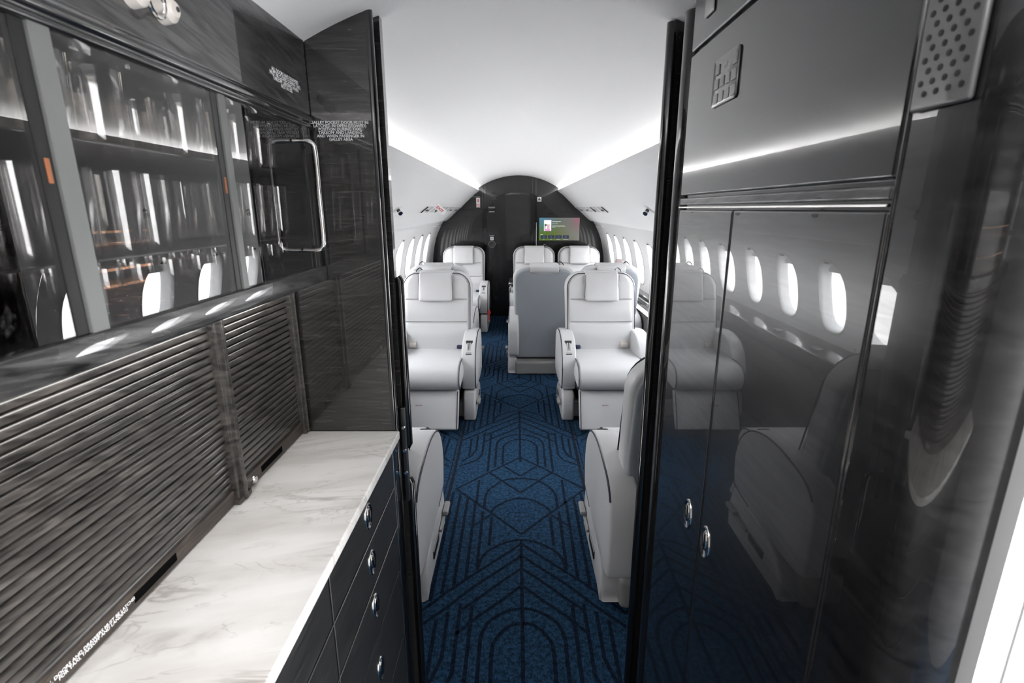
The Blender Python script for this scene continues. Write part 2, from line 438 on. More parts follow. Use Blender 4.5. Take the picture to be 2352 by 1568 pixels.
# floor with inlaid art deco lines
PAT = [[(0.002, 1.95), (0.08, 1.87), (0.17, 1.78), (0.26, 1.69), (0.339, 1.6), (0.381, 1.55)], [(0.002, 1.87), (0.082, 1.79), (0.185, 1.69), (0.27, 1.59), (0.328, 1.53), (0.367, 1.49)], [(0.003, 1.79), (0.076, 1.72), (0.171, 1.62), (0.223, 1.57)], [(0.004, 1.69), (0.073, 1.62), (0.157, 1.54), (0.23, 1.46)], [(0.0, 1.505), (0.035, 1.498), (0.065, 1.475), (0.094, 1.43), (0.104, 1.38), (0.102, 1.17)], [(0.0, 1.575), (0.045, 1.567), (0.09, 1.54), (0.124, 1.505), (0.144, 1.45), (0.146, 1.38), (0.144, 1.14)], [(0.187, 1.59), (0.184, 1.09)], [(0.23, 1.6), (0.228, 1.3), (.252, 1.23), (.35, 1.15)], [(0.272, 1.56), (0.268, 1.36), (.29, 1.28), (.343, 1.21)], [(0.31, 1.52), (0.305, 1.27)], [(0.0, 1.98), (0.05, 1.97), (0.101, 1.94), (0.146, 1.9), (0.171, 1.85), (0.184, 1.78)], [(0.14, 2.15), (0.142, 1.94)], [(0.185, 2.2), (0.185, 1.8)], [(0.228, 2.28), (0.224, 1.73)], [(0.27, 2.32), (0.268, 1.69)], [(0.312, 2.36), (0.308, 1.65)], [(0.35, 2.38), (0.346, 1.61)], [(0.0, 2.02), (0.146, 2.19), (0.335, 2.4)], [(0.345, 2.4), (0.175, 2.58), (0.088, 2.67), (0.0, 2.76)], [(0.175, 2.58), (0.0, 2.37)], [(0.092, 2.65), (0.0, 2.54)], [(0.0, 2.32), (0.05, 2.305), (0.095, 2.27), (0.131, 2.23), (0.146, 2.19)], [(0.145, 2.17), (0.225, 2.08)], [(0.0, 2.515), (0.084, 2.5), (0.132, 2.45), (0.165, 2.4), (0.18, 2.34), (0.181, 2.23)], [(0.225, 2.5), (0.223, 2.27)], [(0, 1.98), (0, 1.2)]]
mb = MB(); mb.box(-1.16, 1.16, Y0, Y1 + .05, -.03, 0)
Q = MB()
def ribbon(pts, wd, z, mi):
    P = [Vector((p[0], p[1], 0)) for p in pts]; a = []; b = []
    for i in range(len(P)):
        t = (P[min(i + 1, len(P) - 1)] - P[max(i - 1, 0)]).normalized(); nn = Vector((-t.y, t.x, 0)) * wd / 2
        a.append((P[i].x + nn.x, P[i].y + nn.y, z)); b.append((P[i].x - nn.x, P[i].y - nn.y, z))
    Q.sheet([a, b], mi)
h = 0
for k in range(-2, 4):
    for i, pl in enumerate(PAT):
        for s in (-1, 1):
            for mirror in (0, 1):       # the motif repeats outboard of the bound edges
                pts = [(p[0], p[1] + 1.5 * k) for p in pl]
                if len(pts) > 4: pts = smooth_line(pts, 3)
                pts = [(s * (.76 - p[0]) if mirror else s * p[0], p[1]) for p in pts]
                pts = [p for p in pts if Y0 < p[1] < Y1]
                if mirror: pts = [p for p in pts if p[1] > 1.3]
                if len(pts) < 2: continue
                h += 1
                ribbon(pts, .0135, .0006 + (h % 7) * .00012, 1)
for s, xe in ((1, .347), (-1, .378)):
    ribbon(smooth_line([(s * (xe + .10), 2.10), (s * (xe + .03), 2.13), (s * xe, 2.2), (s * (xe - .008), 2.6), (s * xe, 3.4), (s * xe, 4.2)], 4), .016, .0025, 2)
    ribbon([(s * (xe + .022), 2.2), (s * (xe + .014), 2.6), (s * (xe + .02), 3.4)], .006, .0022, 2)
mb.add(Q.v, Q.f); mb.mi[6:] = Q.mi
solo('floor', mb, [M['carpet'], M['carpet_line'], M['carpet_edge']], kind='structure', cat='floor', label='blue carpet with navy art deco line pattern down the aisle', smooth=False)

# side walls with window openings
WZ0, WZ1 = .70, 1.22
NW = 40
def window_outline(k, sc=1.0, hw=.125, hh=.19):
    a = 2 * PI * k / NW; c, s_ = math.cos(a), math.sin(a); p = 2 / 2.7
    return (hw * sc * math.copysign(abs(c) ** p, c), .955 + hh * sc * math.copysign(abs(s_) ** p, s_))
def side_wall(s, name, ystart, label):
    mb = MB()
    ys = [ystart, 1.5, 2.5, 3.5, 4.5, 5.5, Y1 + .01]
    # top lip of the upper panel
    lip = [(.64, 1.57), (.560, 1.625), (.520, 1.652), (.512, 1.666), (.508, 1.668)]
    prof = lip[:-1] + SIDE + PSU[1:]
    mb.sheet([[(s * x, y, z) for x, z in prof] for y in ys])
    up = [p for p in LOW if p[1] > WZ1 + .005] + [(wall_x(WZ1), WZ1)]
    lo = [(wall_x(WZ0), WZ0)] + [p for p in LOW if p[1] < WZ0 - .005] + [(1.155, .55)]
    mb.sheet([[(s * x, y, z) for x, z in up] for y in ys])
    mid = [(wall_x(WZ1), WZ1)] + [p for p in LOW if WZ0 < p[1] < WZ1] + [(wall_x(WZ0), WZ0)]
    mb.sheet([[(s * x, y, z) for x, z in mid] for y in (ystart, WINDOW_Y[0] - .245)])
    mb.sheet([[(s * x, y, z) for x, z in lo] for y in ys])
    # bays round the windows
    edges = [ystart] + [y for y in WINDOW_Y for y in (y - .245,)][1:] + []
    bounds = []
    for i, wy in enumerate(WINDOW_Y):
        a = wy - .245; b = wy + .245 if i < len(WINDOW_Y) - 1 else Y1 + .01
        bounds.append((a, b, wy))
    for a, b, wy in bounds:
        if i == 0 and a > wy - .2: pass
        inner = [window_outline(k) for k in range(NW)]
        outer = []
        for k in range(NW):
            dy, z = inner[k]; dz = z - .955; ang = math.atan2(dz / .26, dy / .245); c, s_ = math.cos(ang), math.sin(ang); t = 1 / max(abs(c), abs(s_))
            Y = wy + (b - wy if c > 0 else wy - a) * c * t; Z = .96 + .26 * s_ * t
            outer.append((Y, min(max(Z, WZ0), WZ1)))
        # push the nearest samples onto the exact corners
        for cy, cz in ((a, WZ0), (a, WZ1), (b, WZ0), (b, WZ1)):
            kk = min(range(NW), key=lambda q: (outer[q][0] - cy) ** 2 + (outer[q][1] - cz) ** 2); outer[kk] = (cy, cz)
        rows = []
        for t in (0, .35, .65, .85, .95, 1.0):
            rows.append([(s * (wall_x(outer[k][1] * (1 - t) + inner[k][1] * t) + (.003 if t == 1.0 else 0)),
                          outer[k][0] * (1 - t) + (wy + inner[k][0]) * t, outer[k][1] * (1 - t) + inner[k][1] * t) for k in list(range(NW)) + [0]])
        for sc, dx in ((.97, .018), (.93, .045), (.89, .062)):
            rows.append([(s * (wall_x(window_outline(k, sc)[1]) + dx), wy + window_outline(k, sc)[0], window_outline(k, sc)[1]) for k in list(range(NW)) + [0]])
        mb.sheet(rows)
    solo(name, mb, M['liner'], kind='structure', cat='wall', label=label, ang=50)
side_wall(-1, 'wall_left', 1.12, 'white curved cabin sidewall with oval windows on the left of the aisle')
side_wall(1, 'wall_right', 1.12, 'white curved cabin sidewall with oval windows on the right of the aisle')

# windows: one object per window, with bezel, pane and shade catch
wi = 0
for s in (-1, 1):
    for j, wy in enumerate(WINDOW_Y):
        wi += 1
        side = 'left' if s < 0 else 'right'
        T = Thing('window_%d' % wi, None, 'window', (s * 1.13, wy, .76), kind='structure')
        bez = MB()
        rows = []
        for sc, dx in ((1.10, -.001), (1.09, -.005), (1.04, -.006), (1.0, .001), (.975, .012)):
            rows.append([(s * (wall_x(window_outline(k, sc)[1]) + dx), wy + window_outline(k, sc)[0], window_outline(k, sc)[1]) for k in list(range(NW)) + [0]])
        bez.sheet(rows)
        T.part('window_frame', bez, M['plastic_white'], ang=60)
        pn = MB(); ring = [window_outline(k, .92) for k in range(NW)]
        pn.add([(s * (wall_x(z) + .052), wy + y, z) for y, z in ring], [tuple(range(NW))])
        T.part('pane', pn, M['win_glass'])
        sh = MB()   # the shade pushed up, showing as a band at the top
        top = [window_outline(k, .93) for k in range(NW) if window_outline(k)[1] > 1.085]
        sh.add([(s * (wall_x(z) + .045), wy + y, z) for y, z in top], [tuple(range(len(top)))])
        T.part('window_shade', sh, M['plastic_white'])
        kb = MB(); xk = wall_x(1.148)
        kb.box(s * (xk - .004) - .006, s * (xk - .004) + .006, wy - .022, wy + .022, 1.143, 1.155, .004)
        T.part('shade_catch', kb, M['dark_metal'])

# cove light strips
for s, side in ((-1, 'left'), (1, 'right')):
    mb = MB(); mb.sheet([[(s * .572, y, 1.634), (s * .605, y, 1.655)] for y in (1.26, Y1 - .01)])
    solo('cove_light', mb, M['cove'], 'white light strip tucked in the cove above the %s sidewall' % side, 'light')

# lower walls and ledges
for s, side, xin in ((-1, 'left', 1.0), (1, 'right', 1.075)):
    mb = MB(); mb.sheet([[(s * 1.06, y, .57), (s * 1.07, y, .3), (s * 1.04, y, 0)] for y in (1.25, Y1)])
    solo('trim_%d' % (1 if s < 0 else 2), mb, M['grey_liner'], kind='structure', cat='lower wall', label='grey lower wall panel below the %s side ledge' % side)
    T = Thing('side_ledge', 'glossy dark veneer side ledge under the %s windows' % side, 'ledge', (s * 1.08, 4.1, .55))
    mb = MB(); prof = smooth_line([(1.175, .70), (1.10, .685), (xin + .03, .665), (xin, .655), (xin - .004, .63), (xin + .01, .56)], 3) + [(1.175, .55)]
    prof = [(s * x, z) for x, z in prof]
    rows = [[(x, y, z) for x, z in prof] for y in (1.27, Y1 - .005)]
    mb.sheet(rows); mb.add([(x, y, z) for y in (1.27, Y1 - .005) for x, z in prof], [tuple(range(len(prof))), tuple(range(len(prof), 2 * len(prof)))])
    T.part('ledge_body', mb, M['lacquer'], ang=50)
    for y in (2.0, 2.75, 3.2, 4.9):
        mb = MB(); mb.box(s * (xin + .055) - .02, s * (xin + .055) + .02, y - .03, y + .03, .674, .681, .002)
        T.part('outlet_plate', mb, M['satin'])

# service rails with their fittings
def psu_pt(s, t, y, lift=0.0):
    (xa, za), (xb, zb) = PSU[1], PSU[2]; x = xa + (xb - xa) * t; z = za + (zb - za) * t
    nx_, nz_ = -(za - zb), -(xb - xa); l = math.hypot(nx_, nz_); return (s * (x + nx_ / l * lift), y, z + nz_ / l * lift)
def psu_plate(s, t0, t1, y0, y1, lift, th=.003):
    mb = MB(); a = [psu_pt(s, t, y, l) for l in (0, lift) for t in (t0, t1) for y in (y0, y1)]
    mb.add(a, [(0, 1, 3, 2), (4, 6, 7, 5), (0, 4, 5, 1), (2, 3, 7, 6), (0, 2, 6, 4), (1, 5, 7, 3)]); return mb
for s, side, groups in ((-1, 'left', ((4.25, 6.7), (3.2, 3.4))), (1, 'right', ((4.7, 6.8), (3.2, 3.4)))):
    T = Thing('passenger_service_rail', 'grey service rail of small lights and vents along the %s sidewall' % side, 'service panel', (s * .78, 4.5, 1.42))
    mb = MB(); mb.sheet([[psu_pt(s, t, y, .002) for t in (.02, .98)] for y in (groups[0][0], 6.92)])
    T.part('rail_panel', mb, M['psu'])
    y = groups[0][0] + .1; k = 0
    while y < 6.8:
        T.part('fitting_plate', psu_plate(s, .08, .92, y, y + .10, .006), M['plastic_white'])
        if k % 2 == 0:
            c = psu_pt(s, .5, y + .05, .010); b = MB(); b.lathe([(.0, .006), (.013, .006), (.017, 0), (.02, -.006)], c, 14)
            T.part('air_gasper', b, M['dark_metal'])
        y += .26; k += 1
    T.part('speaker_slot', psu_plate(s, .05, .95, groups[0][0] + .75, groups[0][0] + .80, .008), M['black'])
    T.part('speaker_slot', psu_plate(s, .05, .95, groups[0][0] + .05, groups[0][0] + .075, .008), M['black'])

for s, y, side in ((-1, 3.33, 'left'), (1, 3.18, 'right'), (-1, 2.45, 'left'), (-1, 1.75, 'left'), (1, 2.3, 'right')):
    nearfar = {3.33: 'nearest the left door post', 3.18: 'nearest the right door post'}.get(y, '%s' % ('just behind the left partition' if y < 2 else 'above the %s front seat' % side))
    c = psu_pt(s, .45, y, 0)
    T = Thing('reading_light', 'dark swivel reading light on the %s white sidewall, %s' % (side, nearfar), 'reading light', c)
    b = MB(); b.add([psu_pt(s, t, yy, .003) for t in (.1, .9) for yy in (y - .05, y + .05)], [(0, 1, 3, 2)])
    T.part('mounting_plate', b, M['plastic_white'])
    b = MB(); d = Vector((-s * .5, -.6, -.55)).normalized(); p = Vector(psu_pt(s, .45, y, .008))
    b.tube([p, p + d * .010, p + d * .03], .012, 12); T.part('lamp_head', b, M['dark_metal'])
    b = MB(); b.tube([p + d * .028, p + d * .036], .015, 12); T.part('lamp_rim', b, M['chrome'])

# exit sign on the left rail
Ye = 4.62
T = Thing('exit_sign', 'small white EXIT sign with red letters on the left service rail', 'sign', (-.70, Ye, 1.39))
b = MB(); b.box(-.745, -.640, Ye, Ye + .012, 1.400, 1.452, .006); b.xf(lambda x, y, z: (x + .0, y, z))
def rot_exit(x, y, z):
    a = math.radians(-40); dx, dz = x + .69, z - 1.425; return (-.69 + dx * math.cos(a) - dz * math.sin(a), y, 1.425 + dx * math.sin(a) + dz * math.cos(a))
b.xf(rot_exit); T.part('sign_plate', b, M['plastic_white'])
b = text_mb('EXIT', .034, (-.695, Ye - .001, 1.424), (1, 0, 0), (0, 0, 1), bold=.0008).xf(rot_exit); T.part('sign_lettering', b, M['red_ink'])

# ------------------------------------------------------------------ aft bulkhead
def outline_half(x0=0.0, over=.02):
    pts = [(x, dome(x) + over) for x in [x0 + (.535 - x0) * k / 10 for k in range(11)]]
    pts += [(.514 + over * .2, 1.668)]
    pts += [(.60 + over, 1.592 + over), (.724 + over, 1.476 + over), (.812 + over, 1.402 + over), (.949 + over, 1.281 + over), (.992 + over, 1.268 + over), (1.06 + over, 1.149), (1.117 + over, .978), (1.152 + over, .747), (1.16 + over, .6), (1.16, 0)]
    return pts
def slab(pts, y0, y1):
    mb = MB(); n = len(pts)
    mb.add([(x, y0, z) for x, z in pts] + [(x, y1, z) for x, z in pts], [tuple(range(n)), tuple(range(2 * n - 1, n - 1, -1))] + [(k, (k + 1) % n, n + (k + 1) % n, n + k) for k in range(n)])
    return mb
hp = outline_half()
full = [(-x, z) for x, z in reversed(hp)] + hp[1:]
solo('wall_far', slab(full, 6.93, 7.0), M['lacquer_far'], kind='structure', cat='wall', label='glossy dark veneer bulkhead closing the far end of the cabin', smooth=False)
def arched_panel(x0, x1, z0, drop, y0, y1):
    top = [(x0 + (x1 - x0) * k / 10) for k in range(10, -1, -1)]
    return slab([(x0, z0), (x1, z0)] + [(x, dome(x) - drop) for x in top], y0, y1)
T = Thing('door_1', 'dark glossy lavatory door in the far bulkhead', 'door', (-.09, 6.92, 0), kind='structure')
T.part('door_panel', arched_panel(-.415, .165, .012, .012, 6.921, 6.93), M['lacquer_far'], smooth=False)
for x0, x1 in ((-.445, -.425), (-.475, -.455), (.175, .195), (.215, .245)):
    b = arched_panel(x0, x1, 0, .004, 6.912, 6.93); T.part('door_frame', b, M['lacquer_plain'], smooth=False)
b = MB(); b.box(-.395, -.305, 6.908, 6.921, 1.405, 1.445, .008); T.part('door_latch', b, M['lacquer_plain'])
b = MB(); b.box(-.395, -.305, 6.905, 6.921, 1.447, 1.458, .004); b.box(-.39, -.31, 6.905, 6.921, 1.388, 1.402, .006); T.part('latch_trim', b, M['satin'])
b = MB(); b.lathe([(0, -.02), (.018, -.02), (.022, -.014), (.022, -.004), (.034, -.004), (.038, -.008), (.045, -.008), (.047, 0)], (-.352, 6.921, .975), 24, 'y'); T.part('door_knob', b, M['dark_metal'])
b = MB(); b.tube([(-.352 + .044 * math.cos(a), 6.913, .975 + .044 * math.sin(a)) for a in [2 * PI * k / 24 for k in range(24)]], .003, 6, closed=True); T.part('knob_ring', b, M['chrome'])
b = MB(); b.box(.236, .243, 6.906, 6.913, .60, 1.26, .002); T.part('edge_strip', b, M['satin'])

def placard(name, label, cat, x0, x1, z0, z1, y, mats, extras=()):
    T = Thing(name, label, cat, ((x0 + x1) / 2, y, z0)); b = MB(); b.box(x0, x1, y - .002, y, z0, z1, .0008, 1); T.part('placard_plate', b, mats)
    for nm, mb_, mm in extras: T.part(nm, mb_, mm)
    return T
ring = MB(); ring.tube([(-.527 + .02 * math.cos(a), 6.927, 1.475 + .02 * math.sin(a)) for a in [2 * PI * k / 20 for k in range(20)]], .0028, 5, closed=True)
ring.tube([(-.541, 6.927, 1.489), (-.513, 6.927, 1.461)], .0024, 5)
arrow = MB(); arrow.add([(-.533, 6.927, 1.56), (-.521, 6.927, 1.56), (-.521, 6.927, 1.535), (-.513, 6.927, 1.535), (-.527, 6.927, 1.512), (-.541, 6.927, 1.535), (-.533, 6.927, 1.535)], [tuple(range(7))])
placard('warning_placard', 'tall white placard with red no-smoking ring left of the far door', 'placard', -.552, -.502, 1.45, 1.572, 6.93, M['white_ink'], (('prohibition_mark', ring, M['red_ink']), ('arrow_mark', arrow, M['red_ink'])))
b = text_mb('FASTEN SEAT BELT', .012, (-.555, 6.928, 1.583), (1, 0, 0), (0, 0, 1)); solo('placard_line', b, M['white_ink'], 'thin white line of lettering above the tall placard on the far bulkhead', 'lettering')
b = MB(); b.add([(.255, 6.927, 1.545), (.295, 6.927, 1.545), (.275, 6.927, 1.575)], [(0, 1, 2)]); b.box(.252, .298, 6.9265, 6.928, 1.535, 1.541)
placard('pictogram_placard', 'small square white pictogram placard right of the far door', 'placard', .248, .302, 1.525, 1.582, 6.93, M['white_ink'], (('pictogram', b, M['black_ink']),))
b = MB(); b.tube([(-.352 + .011 * math.cos(a), 6.917, 1.05 + .011 * math.sin(a)) for a in [2 * PI * k / 16 for k in range(16)]], .0018, 5, closed=True); b.tube([(-.36, 6.917, 1.058), (-.344, 6.917, 1.042)], .0015, 5)
placard('knob_placard', 'small square placard just above the round knob on the far door', 'placard', -.374, -.33, 1.03, 1.072, 6.921, M['white_ink'], (('prohibition_mark', b, M['dark_metal']),))
b = text_mb('LAVATORY', .013, (-.352, 6.919, 1.088), (1, 0, 0), (0, 0, 1)); solo('door_lettering', b, M['white_ink'], 'tiny white lettering over the square placard on the far door', 'lettering')

# monitor
T = Thing('wall_monitor', 'flat wall monitor showing a green and mauve media menu on the far bulkhead', 'monitor', (.543, 6.91, 1.02))
b = MB(); b.box(.272, .815, 6.905, 6.93, 1.02, 1.324, .003); T.part('monitor_housing', b, M['black'])
sm = bpy.data.materials.new('lit_menu_screen'); sm.use_nodes = True; M['screen'] = sm
tcc = N(sm, 'ShaderNodeTexCoord'); sx = N(sm, 'ShaderNodeSeparateXYZ'); L(sm, tcc.outputs['Generated'], sx.inputs[0])
top = ramp(sm, sx.outputs['X'], [(0, (.05, .17, .25)), (.22, (.07, .12, .19)), (.45, (.085, .11, .10)), (.75, (.12, .105, .11)), (.92, (.20, .085, .11))])
bot = ramp(sm, sx.outputs['X'], [(0, (.05, .115, .012)), (.35, (.075, .105, .02)), (.7, (.10, .105, .07)), (1, (.115, .11, .10))])
vz = ramp(sm, sx.outputs['Z'], [(.35, (0, 0, 0)), (1, (1, 1, 1))])
mxx = N(sm, 'ShaderNodeMix', data_type='RGBA'); L(sm, vz, mxx.inputs['Factor']); L(sm, bot, mxx.inputs['A']); L(sm, top, mxx.inputs['B'])
BS(sm).inputs['Base Color'].default_value = (.01, .01, .01, 1); BS(sm).inputs['Roughness'].default_value = .15
L(sm, mxx.outputs['Result'], BS(sm).inputs['Emission Color']); BS(sm).inputs['Emission Strength'].default_value = 1.0
b = MB(); b.box(.277, .810, 6.903, 6.906, 1.025, 1.319); scr = T.part('screen', b, sm, smooth=False)
def em(name, c, st=1.0): return mat(name, (.01, .01, .01), .4, emit=c, estr=st)
MX = lambda px: .272 + (px - 335) / (2005 - 335) * .543
MZ = lambda py: 1.324 - (py - 170) / (1120 - 170) * .304
ts = em('screen_text_white', (.8, .85, .8)); 
b = MB(); b.box(MX(545), MX(838), 6.9018, 6.903, MZ(715), MZ(280)); po = T.part('film_poster', b, em('poster_pale', (.72, .72, .74)), parent=scr, smooth=False)
b = MB(); b.box(MX(600), MX(800), 6.9010, 6.902, MZ(715), MZ(640)); T.part('poster_flowers', b, em('poster_pink', (.60, .22, .50)), parent=scr)
b = MB(); b.box(MX(660), MX(770), 6.9010, 6.902, MZ(640), MZ(450)); T.part('poster_figure', b, em('poster_blush', (.52, .33, .36)), parent=scr)
b = MB(); b.lathe([(0, 0), (.016, 0)], (MX(608), 6.901, MZ(480)), 12, 'y'); b.box(MX(570), MX(598), 6.9010, 6.902, MZ(690), MZ(500)); T.part('poster_tree', b, em('poster_dark_green', (.05, .09, .05)), parent=scr)
T.part('menu_title', text_mb('The Running Lives', .0155, (MX(872), 6.902, MZ(340)), (1, 0, 0), (0, 0, 1), 'LEFT', bold=.0003), ts, parent=scr)
T.part('menu_subtitle', text_mb('2014 · 1h 37m', .0125, (MX(872), 6.902, MZ(422)), (1, 0, 0), (0, 0, 1), 'LEFT'), ts, parent=scr)
T.part('menu_text', text_mb('A quiet story told over one long summer\nby the lake as two old friends meet again and\ntalk it over', .0098, (MX(872), 6.902, MZ(535)), (1, 0, 0), (0, 0, 1), 'LEFT', 1.1), ts, parent=scr)
T.part('menu_heading', text_mb('Movie', .012, (MX(410), 6.902, MZ(865)), (1, 0, 0), (0, 0, 1), 'LEFT', bold=.0003), ts, parent=scr)
tb = em('screen_button_navy', (.010, .016, .035)); ti = em('screen_icon_blue', (.12, .17, .38))
for k, (x0, x1, t_) in enumerate(((415, 670, 'Play'), (715, 975, 'Resume'), (1010, 1270, 'Audio & Video'), (1312, 1565, 'Subtitles & Captions'))):
    b = MB(); b.box(MX(x0), MX(x1), 6.9018, 6.903, MZ(1030), MZ(895)); bt = T.part('menu_button', b, tb, parent=scr, smooth=False)
    cx = MX((x0 + x1) / 2); b = MB(); b.tube([(cx + .011 * math.cos(a), 6.9012, MZ(960) + .007 * math.sin(a)) for a in [2 * PI * q / 12 for q in range(12)]], .0014, 4, closed=True); T.part('menu_icon', b, ti, parent=scr)
    T.part('menu_caption', text_mb(t_, .0082, (cx, 6.902, MZ(1057)), (1, 0, 0), (0, 0, 1)), ts, parent=scr)

# ------------------------------------------------------------------ seats
def seat_parts(ctrl, aw_p=.10, aw_n=.10):
    """ctrl: side (+1/-1, local x) of the arm with the control unit; the seat faces -y. aw = arm widths at +x / -x"""
    R_ = []   # (name, MB, material, parent index or None, label)
    lean = lambda z: .185 + max(z - .40, 0) * .27
    # back cushion front, a shaped sheet with stitched seams
    g = []; nz, nxx = 60, 48
    zb, zt, hw = .36, .965, .235
    for i in range(nz + 1):
        row = []
        z = zb + (zt - zb) * i / nz
        r = .10; dzt = max(z - (zt - r), 0); w_ = hw - (r - math.sqrt(max(r * r - dzt * dzt, 0)))
        w_ -= .018 * max(0, (.55 - z) / .2) ** 1.5
        for j in range(nxx + 1):
            u = -1 + 2 * j / nxx; u = math.copysign(1 - (1 - abs(u)) ** 1.35, u); x = w_ * u
            e_ = min(1, (1 - abs(u)) / .13); ez = min(1, (zt - z) / .035)
            d = .030 * (1 - (1 - min(e_, 1)) ** 2.2) ** .5 * (1 - (1 - max(min(ez, 1), 0)) ** 2.2) ** .5
            d += .016 * (1 - u * u) * .4
            for zs in (.622, .785): d -= .015 * math.exp(-((z - zs) / .0048) ** 2) * (1 if abs(x) < w_ - .012 else .3)
            d += .007 * math.cos((z - .70) / .165 * 2 * PI * .5) ** 2
            if z > .785: d -= .009 * math.exp(-((abs(x) - .125) / .005) ** 2)
            row.append((x, lean(z) - d, z))
        g.append(row)
    b = MB(); b.sheet(g); R_.append(('backrest_cushion', b, 'leather', None, None))
    # backrest body
    b = MB(); b.pillow(rrect(-.262, .262, .28, .975, .05, 6, .115), 0, .115, .028, 'y', 0, 5, 2)
    b.xf(lambda x, y, z: (x * (1 - .05 * max(0, (.55 - z) / .2)), y + lean(z) + .004 - .10 * y * 0, z)); R_.append(('backrest', b, 'leather', None, None))
    # rear shell with a notch for the headrest flap
    out = rrect(-.245, .245, .14, .945, .035, 6, .085)
    o2 = []
    for p in out: o2.append(p)
    i0 = max(i for i, p in enumerate(out) if p[1] > .944 and p[0] > .1)
    o2 = []
    done = False
    for i, p in enumerate(out):
        o2.append(p)
        if not done and p[1] >= .9449 and p[0] > 0 and out[i + 1][0] < 0:
            nt = [(.130, .945), (.118, .930), (.112, .915), (.06, .911), (0, .905), (-.06, .911), (-.112, .915), (-.118, .930), (-.130, .945)]
            o2 += nt; done = True
    b = MB(); n = len(o2); 
    def shell_y(z, t): return .185 + .100 + t + .27 * .06 * math.log(1 + math.exp((z - .40) / .06))
    for t, sc in ((0, 1.0), (.014, 1.0), (.021, .985), (.024, .94)):
        pass
    rows = []
    for t, ins in ((0, 0), (.016, 0), (.022, .004), (.025, .011)):
        rows.append([(p[0] * (1 - ins / .245), shell_y(p[1], t), .54 + (p[1] - .54) * (1 - ins / .40)) for p in o2 + [o2[0]]])
    for sc in (.97, .92, .85, .76, .66, .56, .46, .36, .26, .16, .07, 0.0):
        rows.append([(p[0] * (1 - .011 / .245) * sc, shell_y(.54 + (p[1] - .54) * sc, .0255), .54 + (p[1] - .54) * (1 - .011 / .40) * sc) for p in o2 + [o2[0]]])
    b.sheet(rows); R_.append(('back_shell', b, 'seat_shell', None, 'grey moulded back shell'))
    # piping round the front edge of the back
    pp = []
    for k in range(41):
        t = k / 40
        if t < .32: x, z = -.249, .50 + (.86 - .50) * t / .32
        elif t < .5: a = PI - (t - .32) / .18 * PI / 2; x, z = -.145 + .104 * math.cos(a), .86 + .110 * math.sin(a)
        elif t < .68: a = PI / 2 - (t - .5) / .18 * PI / 2; x, z = .145 + .104 * math.cos(a), .86 + .110 * math.sin(a)
        else: x, z = .249, .86 - (.86 - .50) * (t - .68) / .32
        pp.append((x, lean(z) - .002, z))
    pp = [(-.235, lean(.40) - .03, .40), (-.242, lean(.46) - .012, .46)] + pp + [(.242, lean(.46) - .012, .46), (.235, lean(.40) - .03, .40)]
    b = MB(); b.tube(pp, .0031, 6); R_.append(('backrest_piping', b, 'piping', None, 'dark navy piping'))
    # headrest pillow with flap over the top
    b = MB(); b.pillow(rrect(-.122, .122, .778, .982, .018, 5), 0, .045, .018, 'y', .0015, 5, 5)
    b.xf(lambda x, y, z: (x, y + lean(z) - .078 + .03 * max(0, (z - .9) / .1) ** 2, z)); hi = len(R_); R_.append(('headrest', b, 'leather', None, None))
    b = MB(); prof = [(-.028, .972), (-.02, .985), (.0, .990), (.08, .984), (.125, .972), (.135, .955), (.130, .925), (.122, .925), (.118, .955), (.07, .970), (-.01, .972)]
    b.pillow(smooth_loop([(y, z) for y, z in prof], 2), -.119, .119, .004, 'x', 0, 2, 1); b.xf(lambda x, y, z: (x, y + lean(.97), z)); R_.append(('headrest_flap', b, 'leather', hi, None))
    b = MB()
    x0 = .122; yf = lean(.9) - .074
    b.tube([(-x0, yf + .014, .965), (-x0, yf + .004, .80), (-x0 + .012, yf + .002, .783), (x0 - .012, yf + .002, .783), (x0, yf + .004, .80), (x0, yf + .014, .965)], .0016, 5)
    R_.append(('headrest_piping', b, 'piping', hi, None))
    hx = -ctrl * .13
    b = MB(); yl = lean(.97) + .05
    b.tube(smooth_line([(hx - .035 * ctrl, yl, .968), (hx - .028 * ctrl, yl, .985), (hx - .005 * ctrl, yl, 1.002), (hx + .012 * ctrl, yl - .01, .992), (hx + .030 * ctrl, yl - .02, .975)], 4), .0045, 7)
    R_.append(('coat_hook', b, 'dark_metal', None, None))
    # seat cushion
    prof = smooth_loop([(.20, .425), (.05, .437), (-.12, .445), (-.24, .440), (-.305, .418), (-.335, .375), (-.338, .335), (-.318, .298), (-.27, .280), (-.05, .282), (.20, .285)], 4)
    b = MB(); b.pillow(prof, -.222, .222, .020, 'x', .012, 5, 5); ci = len(R_); R_.append(('seat_cushion', b, 'leather', None, None))
    for s in (-1, 1):
        pr = [(s * .214, (y + .07) * .99 - .07, (z - .36) * .985 + .36) for y, z in prof if y < -.02]
        b = MB(); b.tube([(s * .2215, p[1], p[2]) for p in pr], .0034, 6); R_.append(('cushion_piping', b, 'piping', ci, 'dark navy piping'))
    # leg rest
    prof = smooth_loop([(-.235, .266), (-.262, .268), (-.285, .25), (-.335, .16), (-.375, .07), (-.385, .042), (-.368, .032), (-.345, .045), (-.29, .13), (-.235, .235)], 4)
    b = MB(); b.pillow(prof, -.212, .212, .014, 'x', 0, 4, 2); li = len(R_); R_.append(('leg_rest', b, 'leather', None, None))
    for s in (-1, 1):
        pr = [(-.272, .262), (-.292, .243), (-.340, .155), (-.380, .068), (-.388, .045)]
        b = MB(); b.tube([(s * .205, y, z) for y, z in smooth_line(pr, 4)], .0034, 6); R_.append(('leg_rest_piping', b, 'piping', li, 'dark navy piping'))
    d = Vector((0, -.085, -.18)).normalized()
    nrm = Vector((1, 0, 0)).cross(-d)
